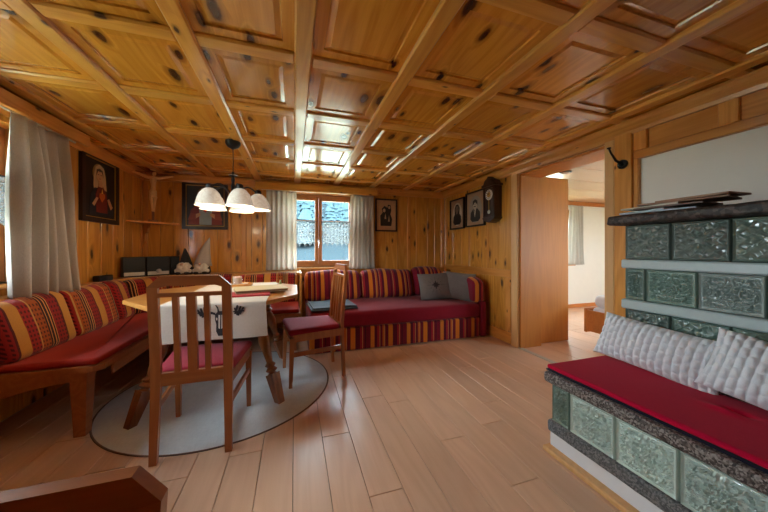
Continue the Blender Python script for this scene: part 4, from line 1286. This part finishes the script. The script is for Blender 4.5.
# devotional picture of a robed man (back wall)
w, h = .53, .62
shp = [('halo', [ell(0, .46, .10, .10)], (120,88,50)),
       ('hair', [[(-.07,.34), (-.075,.47), (-.04,.53), (.04,.53), (.075,.47), (.07,.34)]], (66,40,24)),
       ('robe', [[(-.20,.06), (-.17,.25), (-.09,.34), (.09,.34), (.17,.25), (.20,.06)]], (126,40,34)),
       ('tunic', [[(-.07,.06), (-.075,.28), (0,.35), (.075,.28), (.07,.06)]], (146,162,168)),
       ('face', [ell(0, .445, .045, .06)], (200,150,108)),
       ('beard', [[(-.04,.43), (-.03,.385), (0,.365), (.03,.385), (.04,.43), (0,.41)]], (74,46,28)),
       ('eyes', [ell(-.018, .455, .008, .004, 8), ell(.018, .455, .008, .004, 8)], (50,30,22)),
       ('heart', [[(0,.22), (-.035,.26), (-.03,.29), (-.01,.295), (0,.28), (.01,.295), (.03,.29), (.035,.26)]], (206,60,34)),
       ('sleeve', [[(-.20,.12), (-.17,.21), (-.10,.20), (-.11,.13)], [(.20,.12), (.17,.21), (.10,.20), (.11,.13)]], (150,66,44)),
       ('hand', [[(-.11,.14), (-.11,.20), (-.06,.215), (-.055,.18)]], (206,156,112)),
       ('hand', [[(.11,.14), (.11,.20), (.06,.215), (.055,.18)]], (206,156,112))]
picture('dark framed painting of a robed bearded man on the back wall behind the hanging lamp', (-1.12, YB-.003, 1.395), 0, w, h, .04, M_FRAME, shp, (34,32,34), M_GOLD)
# small print with dark figures
w, h = .365, .52
shp = [('mount', [[(-.15,.035), (.15,.035), (.15,.485), (-.15,.485)]], (190,150,112)),
       ('dark_figures', [[(-.095,.09), (-.10,.25), (-.06,.30), (-.075,.36), (-.03,.41), (.02,.38), (.03,.43), (.075,.42), (.085,.34), (.07,.28), (.10,.20), (.085,.09)]], (30,27,28)),
       ('pale_face', [ell(-.035, .335, .022, .03, 12)], (196,164,130)),
       ('pale_face', [ell(.05, .385, .018, .024, 12)], (196,164,130)),
       ('pale_collar', [[(-.03,.20), (-.015,.29), (.0,.20)]], (196,164,130)),
       ('pale_apron', [[(.03,.16), (.045,.26), (.055,.16)]], (196,164,130))]
picture('small brown framed print of dark figures right of the back window', (1.405, YB-.003, 1.415), 0, w, h, .022, M_FRAME, shp, (186,146,108))
# two oval portraits (right wall)
def portrait(label, yc, w, h, man, z):
    hair = [(-.055,.30), (-.05,.36), (0,.385), (.05,.36), (.055,.30), (.0,.345)] if man else [(-.065,.22), (-.07,.33), (-.03,.385), (.03,.385), (.07,.33), (.065,.22)]
    shp = [('oval', [ell(0, h*.49, w*.33, h*.38, 28)], (150,140,128) if man else (196,182,160)),
           ('coat', [[(-.115,.11), (-.105,.20), (-.05,.25), (.05,.25), (.105,.20), (.115,.11), (.07,.07), (-.07,.07)]], (28,26,27)),
           ('face', [ell(0, .305, .045, .06)], (184,170,152) if man else (120,104,90)),
           ('hair', [hair], (40,34,32)),
           ('eyes', [ell(-.018, .315, .008, .004, 8), ell(.018, .315, .008, .004, 8)], (40,32,30))]
    if man: shp += [('shirt_front', [[(-.025,.245), (.025,.245), (.0,.13)]], (206,196,182)), ('moustache', [ell(0, .282, .026, .007, 10)], (44,36,32)), ('tie', [[(-.01,.24), (.01,.24), (.0,.18)]], (30,26,26))]
    else: shp += [('collar', [ell(0, .243, .022, .01, 10)], (120,112,104))]
    if not man: shp[2:4] = [shp[3], shp[2]]
    picture(label, (XR-.003, yc, z), R(-90), w, h, .022, M_BLACKFRAME, shp, (168,134,104))
portrait('black framed oval portrait of a woman in dark clothes nearest the room corner', 3.90, .40, .475, False, 1.445)
portrait('black framed oval portrait of a moustached man beside the wall clock', 3.435, .44, .50, True, 1.452)

# ------------------------------------------------------------------ wall clock
ck = thing('wall_clock', 'dark wooden pendulum wall clock beside the doorway', 'clock', (XR-.002, 3.01, 1.50), (0,0,R(-90)))
g = G()
g.box(-.105, .105, -.125, -.11, .30, .42, .004)
part('case', G().box(-.105, .105, -.108, 0, .03, .42, .006), W_DARK, ck)
g = G().box(-.105, -.08, -.124, -.108, .03, .42, .004).box(.08, .105, -.124, -.108, .03, .42, .004).box(-.08, .08, -.124, -.108, .395, .42, .004).box(-.08, .08, -.124, -.108, .03, .055, .004)
part('door_frame', g, W_DARK, ck)
part('crown', G().prism([(-.125,.42), (.125,.42), (.125,.445), (.09,.455), (.065,.50), (.03,.515), (0,.545), (-.03,.515), (-.065,.50), (-.09,.455), (-.125,.445)], -.13, -.005, 'xz'), W_DARK, ck)
part('base_moulding', G().prism([(-.12,.03), (.12,.03), (.10,.005), (.05,-.02), (0,-.035), (-.05,-.02), (-.10,.005)], -.125, -.005, 'xz'), W_DARK, ck)
Mx = Matrix.Translation((0, -.112, .315)) @ Matrix.Rotation(R(90), 4, 'X')
dial = part('dial', G().lathe([(.0001, .004), (.062, .004), (.066, 0)], 32, M=Mx, close=False), paint((226,222,212)), ck)
part('dial_centre', G().lathe([(.0001, .006), (.034, .006), (.034, .004)], 24, M=Mx, close=False), M_GOLD, dial)
g = G()
for k in range(12):
    a = R(30*k); g.box(-.0025, .0025, -.1185, -.1165, .0, .014, 0, M=Matrix.Translation((0,0,.315)) @ Matrix.Rotation(a, 4, 'Y') @ Matrix.Translation((0,0,.042)))
hm = part('hour_marks', g, M_BLACK, dial); hm['kind'] = 'stuff'
part('hour_hand', G().box(-.004, .004, -.1205, -.1187, .0, .034, 0, M=Matrix.Translation((0,0,.315)) @ Matrix.Rotation(R(-50), 4, 'Y')), M_BLACK, dial)
part('minute_hand', G().box(-.003, .003, -.1225, -.1207, .0, .05, 0, M=Matrix.Translation((0,0,.315)) @ Matrix.Rotation(R(20), 4, 'Y')), M_BLACK, dial)
pn = part('pendulum_rod', G().tube([(0,-.114,.25), (0,-.114,.12)], .004, 8), M_GOLD, ck)
part('pendulum_bob', G().lathe([(.0001,.005), (.024,.004), (.026,0), (.0001,-.002)], 24, M=Matrix.Translation((0,-.114,.10)) @ Matrix.Rotation(R(90), 4, 'X'), close=False), M_SILVER, pn, smooth=True)

# ------------------------------------------------------------------ corner shelf and crucifix
cs = thing('corner_shelf', 'small wooden corner shelf with carved bracket below the crucifix', 'shelf', (XL, YB, 1.44))
part('shelf_board', G().prism([(.015,-.015), (.015,-.40), (.06,-.40), (.40,-.06), (.40,-.015)], 0, .022), W_TRIMX, cs)
br = [(0.0,0), (.20,0), (.19,-.03), (.13,-.05), (.12,-.10), (.06,-.12), (.05,-.20), (.02,-.24), (.0,-.26)]
part('bracket', G().prism(br, -.011, .011, 'xz', M=Matrix.Translation((.02,-.02,0)) @ Matrix.Rotation(R(-45), 4, 'Z')), W_TRIMZ, cs)
cx = thing('crucifix', 'carved wooden crucifix standing on the corner shelf', 'crucifix', (XL+.20, YB-.225, 1.463), (0,0,R(22)))
cx.scale = (1.0, 1.0, 1.0)
part('foot', G().box(-.05, .05, -.035, .035, 0, .02, .004), W_LEG, cx)
part('upright', G().box(-.013, .013, -.008, .010, .02, .645, .003), W_LEG, cx)
part('crossbar', G().box(-.20, .20, -.0085, .0095, .562, .59, .003), W_LEG, cx)
part('title_plate', G().box(-.026, .026, -.016, -.0085, .612, .64, .002), W_FIGURE, cx)
# figure grown from a joint skeleton
def skin_figure(name, joints, edges, parent, mat, loc, root=0):
    me = bpy.data.meshes.new(name)
    me.from_pydata([j[:3] for j in joints], edges, [])
    o = bpy.data.objects.new(name, me); link(o, parent, loc)
    me.materials.append(mat)
    md = o.modifiers.new('skin', 'SKIN'); md.use_smooth_shade = True
    for i, j in enumerate(joints):
        j = j[:3] + (j[3]*(1.5 if 7 <= i <= 14 else 1.0),)
        sv = me.skin_vertices[0].data[i]; sv.radius = (j[3]*.92, j[3]*.92); sv.use_root = (i == root)
    o.modifiers.new('smooth', 'SUBSURF').levels = 1; o.modifiers['smooth'].render_levels = 1
    return o
J = [(0,0,.33,.026), (.004,-.004,.40,.024), (0,-.004,.455,.034), (.0,-.004,.49,.018), (.006,-.010,.505,.012), (.012,-.014,.535,.024), (.012,-.012,.555,.016),
     (-.05,.0,.487,.015), (-.11,.002,.512,.011), (-.165,.002,.53,.008), (-.185,.001,.533,.010),
     (.05,.0,.487,.015), (.11,.002,.512,.011), (.165,.002,.53,.008), (.185,.001,.533,.010),
     (-.018,-.012,.27,.018), (-.012,-.030,.215,.014), (-.006,-.012,.14,.010), (-.004,-.02,.105,.011),
     (.018,-.012,.27,.018), (.014,-.032,.215,.014), (.008,-.014,.14,.010), (.006,-.024,.105,.011)]
Ed = [(0,1),(1,2),(2,3),(3,4),(4,5),(5,6),(3,7),(7,8),(8,9),(9,10),(3,11),(11,12),(12,13),(13,14),(0,15),(15,16),(16,17),(17,18),(0,19),(19,20),(20,21),(21,22)]
fg = skin_figure('carved_figure', J, Ed, cx, W_FIGURE, (0,-.026,.0))
fg.scale = (1.08, 1.1, 1.07)
part('loincloth', G().lathe([(.030,.27), (.036,.29), (.036,.33), (.031,.35)], 14, M=Matrix.Translation((0,-.030,.022))), W_FIGURE, cx, smooth=True)

# ------------------------------------------------------------------ things on the ledge
lz = LD_Z
ang = math.atan2(.30, .38)
st = thing('black_stereo', 'black compact stereo with silver lower trim across the ledge corner', 'stereo', (-1.55, 3.95, lz), (0,0,ang))
for x0, x1, nm, strip in ((-.285, -.085, 'speaker_box', True), (-.080, .145, 'main_unit', True), (.150, .245, 'speaker_box', False)):
    b = part(nm, G().box(x0, x1, -.035, .04, 0, .222, .006), M_BLACKP, st)
    part('front_grille', G().box(x0+.012, x1-.012, -.040, -.0352, .07, .21, .002), M_BLACK, b)
    if strip: part('silver_trim', G().box(x0+.012, x1-.012, -.0405, -.0352, .014, .052, .002), M_SILVER, b)
part('control_knob', G().lathe([(.0001,.016), (.022,.014), (.026,.0), (.026,-.006)], 20, M=Matrix.Translation((.035,-.041,.055)) @ Matrix.Rotation(R(90), 4, 'X'), close=False), M_SILVER, st, smooth=True)
sb = thing('desk_clock', 'small black digital clock on the ledge beside the long curtain', 'clock', (-1.75, 3.42, lz), (0,0,R(80)))
part('case', G().box(-.085, .085, -.03, .03, 0, .055, .008), M_BLACKP, sb)
part('display', G().box(.0, .07, -.032, -.0302, .012, .044, .001), m_plain('display_grey', rgb(70,70,74), .2), sb)
def gnome(label, loc, rotz, hat_h, hat_r, hat_col, lean, body_col):
    t = thing('plush_gnome', label, 'plush gnome', loc, (0,0,rotz), 'plush gnomes on the ledge')
    part('body', G().lathe([(.0001,0), (.075,.0), (.088,.03), (.08,.08), (.055,.13), (.0001,.15)], 20, close=False), body_col, t, smooth=True)
    # lumpy beard
    def lump(p):
        n = noise.noise(p*28)*.010 + noise.noise(p*60)*.006
        return p*(1+n/max(.02, p.length))
    g = G().rbox(.078, .05, .068, .05, 6, (10,8,10), lambda p: lump(Vector(p)))
    part('beard', g, M_BEARD, t, (0,-.05,.078), smooth=True)
    hp = []
    for i in range(9):
        q = i/8
        hp.append((lean*q**1.6, .0, .105 + hat_h*q))
    part('hat', G().tube(hp, [hat_r*(1-i/8)**.85+.004 for i in range(9)], 20), hat_col, t, smooth=True)
    part('nose', G().rbox(.016,.014,.014,.0139,4,(1,1,1)), m_plain('nose_cloth', rgb(206,170,146), .9), t, (0,-.10,.125), smooth=True)
    for s in (-1, 1):
        part('foot', G().rbox(.026,.036,.016,.0155,4,(1,2,1)), body_col, t, (s*.045,-.075,.0165), smooth=True)
    for s in (-1, 1):
        ar = part('arm', G().tube([(s*.05,-.01,.11), (s*.070,-.035,.085), (s*.074,-.06,.06)], [.02,.018,.015], 12), body_col, t, smooth=True)
        part('mitten', G().rbox(.018,.018,.022,.0175,4,(1,1,1)), M_BEARD, ar, (s*.076,-.068,.045), smooth=True)
M_BEARD = m_fabric('white_fleece', rgb(226,220,210), rgb(196,188,176), 90, .95, .5, .2, .8)
M_HATD = m_fabric('dark_felt', rgb(58,56,58)); M_HATL = m_fabric('pale_grey_felt', rgb(196,188,180), rgb(164,156,150)); M_BODYD = m_fabric('charcoal_felt', rgb(62,56,56))
gnome('plush gnome with a dark grey pointed hat on the ledge', (-1.272, 4.075, lz), R(-6), .215, .072, M_HATD, -.01, M_BODYD)
gnome('plush gnome with a tall pale grey pointed hat on the ledge', (-1.085, 4.07, lz), R(-4), .35, .095, M_HATL, .075, M_BODYD)

# ------------------------------------------------------------------ outside: unseen pale bounce ground and haze-tinted wooded hillside
def ground_z(x, y):
    return -1.3 + max(0, (y-26))*.21 + 2.5*noise.noise(Vector((x*.03, y*.03, 0)))*min(1, max(0, (y-26)/20))
bm = bmesh.new()
N = 44
vv = {}
for i in range(N+1):
    for j in range(N+1):
        x, y = -200+400*i/N, -180+400*j/N
        vv[(i,j)] = bm.verts.new((x, y, ground_z(x, y)))
for i in range(N):
    for j in range(N): bm.faces.new((vv[(i,j)], vv[(i+1,j)], vv[(i+1,j+1)], vv[(i,j+1)]))
me = bpy.data.meshes.new('hillside'); bm.to_mesh(me); bm.free()
me.materials.append(m_plain('haze_tinted_hill', rgb(34,42,45), .95, 0, .25, .4, spec=0.0))  # aerial haze put into the hill's bluish colour
me.materials.append(m_plain('pale_bounce_ground', rgb(168,172,150), .95, 0, .15, .3, spec=0.0))  # unseen ground round the house, made pale to bounce daylight onto the ceiling
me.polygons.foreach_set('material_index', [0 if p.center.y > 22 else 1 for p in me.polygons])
me.polygons.foreach_set('use_smooth', [True]*len(me.polygons))
hill = link(bpy.data.objects.new('hillside', me))
tag(hill, 'hazy blue-green hillside outside the window', 'hillside', kind='structure')
M_TREE = m_plain('haze_tinted_spruce', rgb(52,68,73), .95, 0, .3, 1.5, spec=0.0)  # distance haze is part of this crown colour
M_TRUNK = m_plain('spruce_trunk', rgb(50,46,44), .95)
def tree_mesh(seed):
    rnd = random.Random(seed); g = G(); n = 9
    rings = 9
    for k in range(rings):
        z0 = 1.0 + k*.88; r = 1.75*(1-k/rings)**.9 + .22
        v = [(0,0,z0+2.6)]
        for q in range(n):
            a = 2*math.pi*q/n; rr = r*rnd.uniform(.72, 1.15)
            v.append((rr*math.cos(a), rr*math.sin(a), z0-rnd.uniform(0,.35)))
        f = [(0, 1+q, 1+(q+1) % n) for q in range(n)] + [tuple(range(n, 0, -1))]
        g.add(v, f)
    return g.mesh('spruce_crown', M_TREE)
crowns = [tree_mesh(s) for s in range(4)]
trunk = G().tube([(0,0,-.5), (0,0,2)], [.22,.16], 8).mesh('spruce_trunk', M_TRUNK)
rnd = random.Random(4)
spots = []
k = 0
while len(spots) < 84 and k < 6000:
    k += 1
    y = rnd.uniform(36, 150); x = y*rnd.uniform(-.06, .28)
    if all(abs(x-a) > 3.6 or abs(y-b) > 3.6 for a, b in spots): spots.append((x, y))
for k, (x, y) in enumerate(spots):
    s = rnd.uniform(.6, .88)
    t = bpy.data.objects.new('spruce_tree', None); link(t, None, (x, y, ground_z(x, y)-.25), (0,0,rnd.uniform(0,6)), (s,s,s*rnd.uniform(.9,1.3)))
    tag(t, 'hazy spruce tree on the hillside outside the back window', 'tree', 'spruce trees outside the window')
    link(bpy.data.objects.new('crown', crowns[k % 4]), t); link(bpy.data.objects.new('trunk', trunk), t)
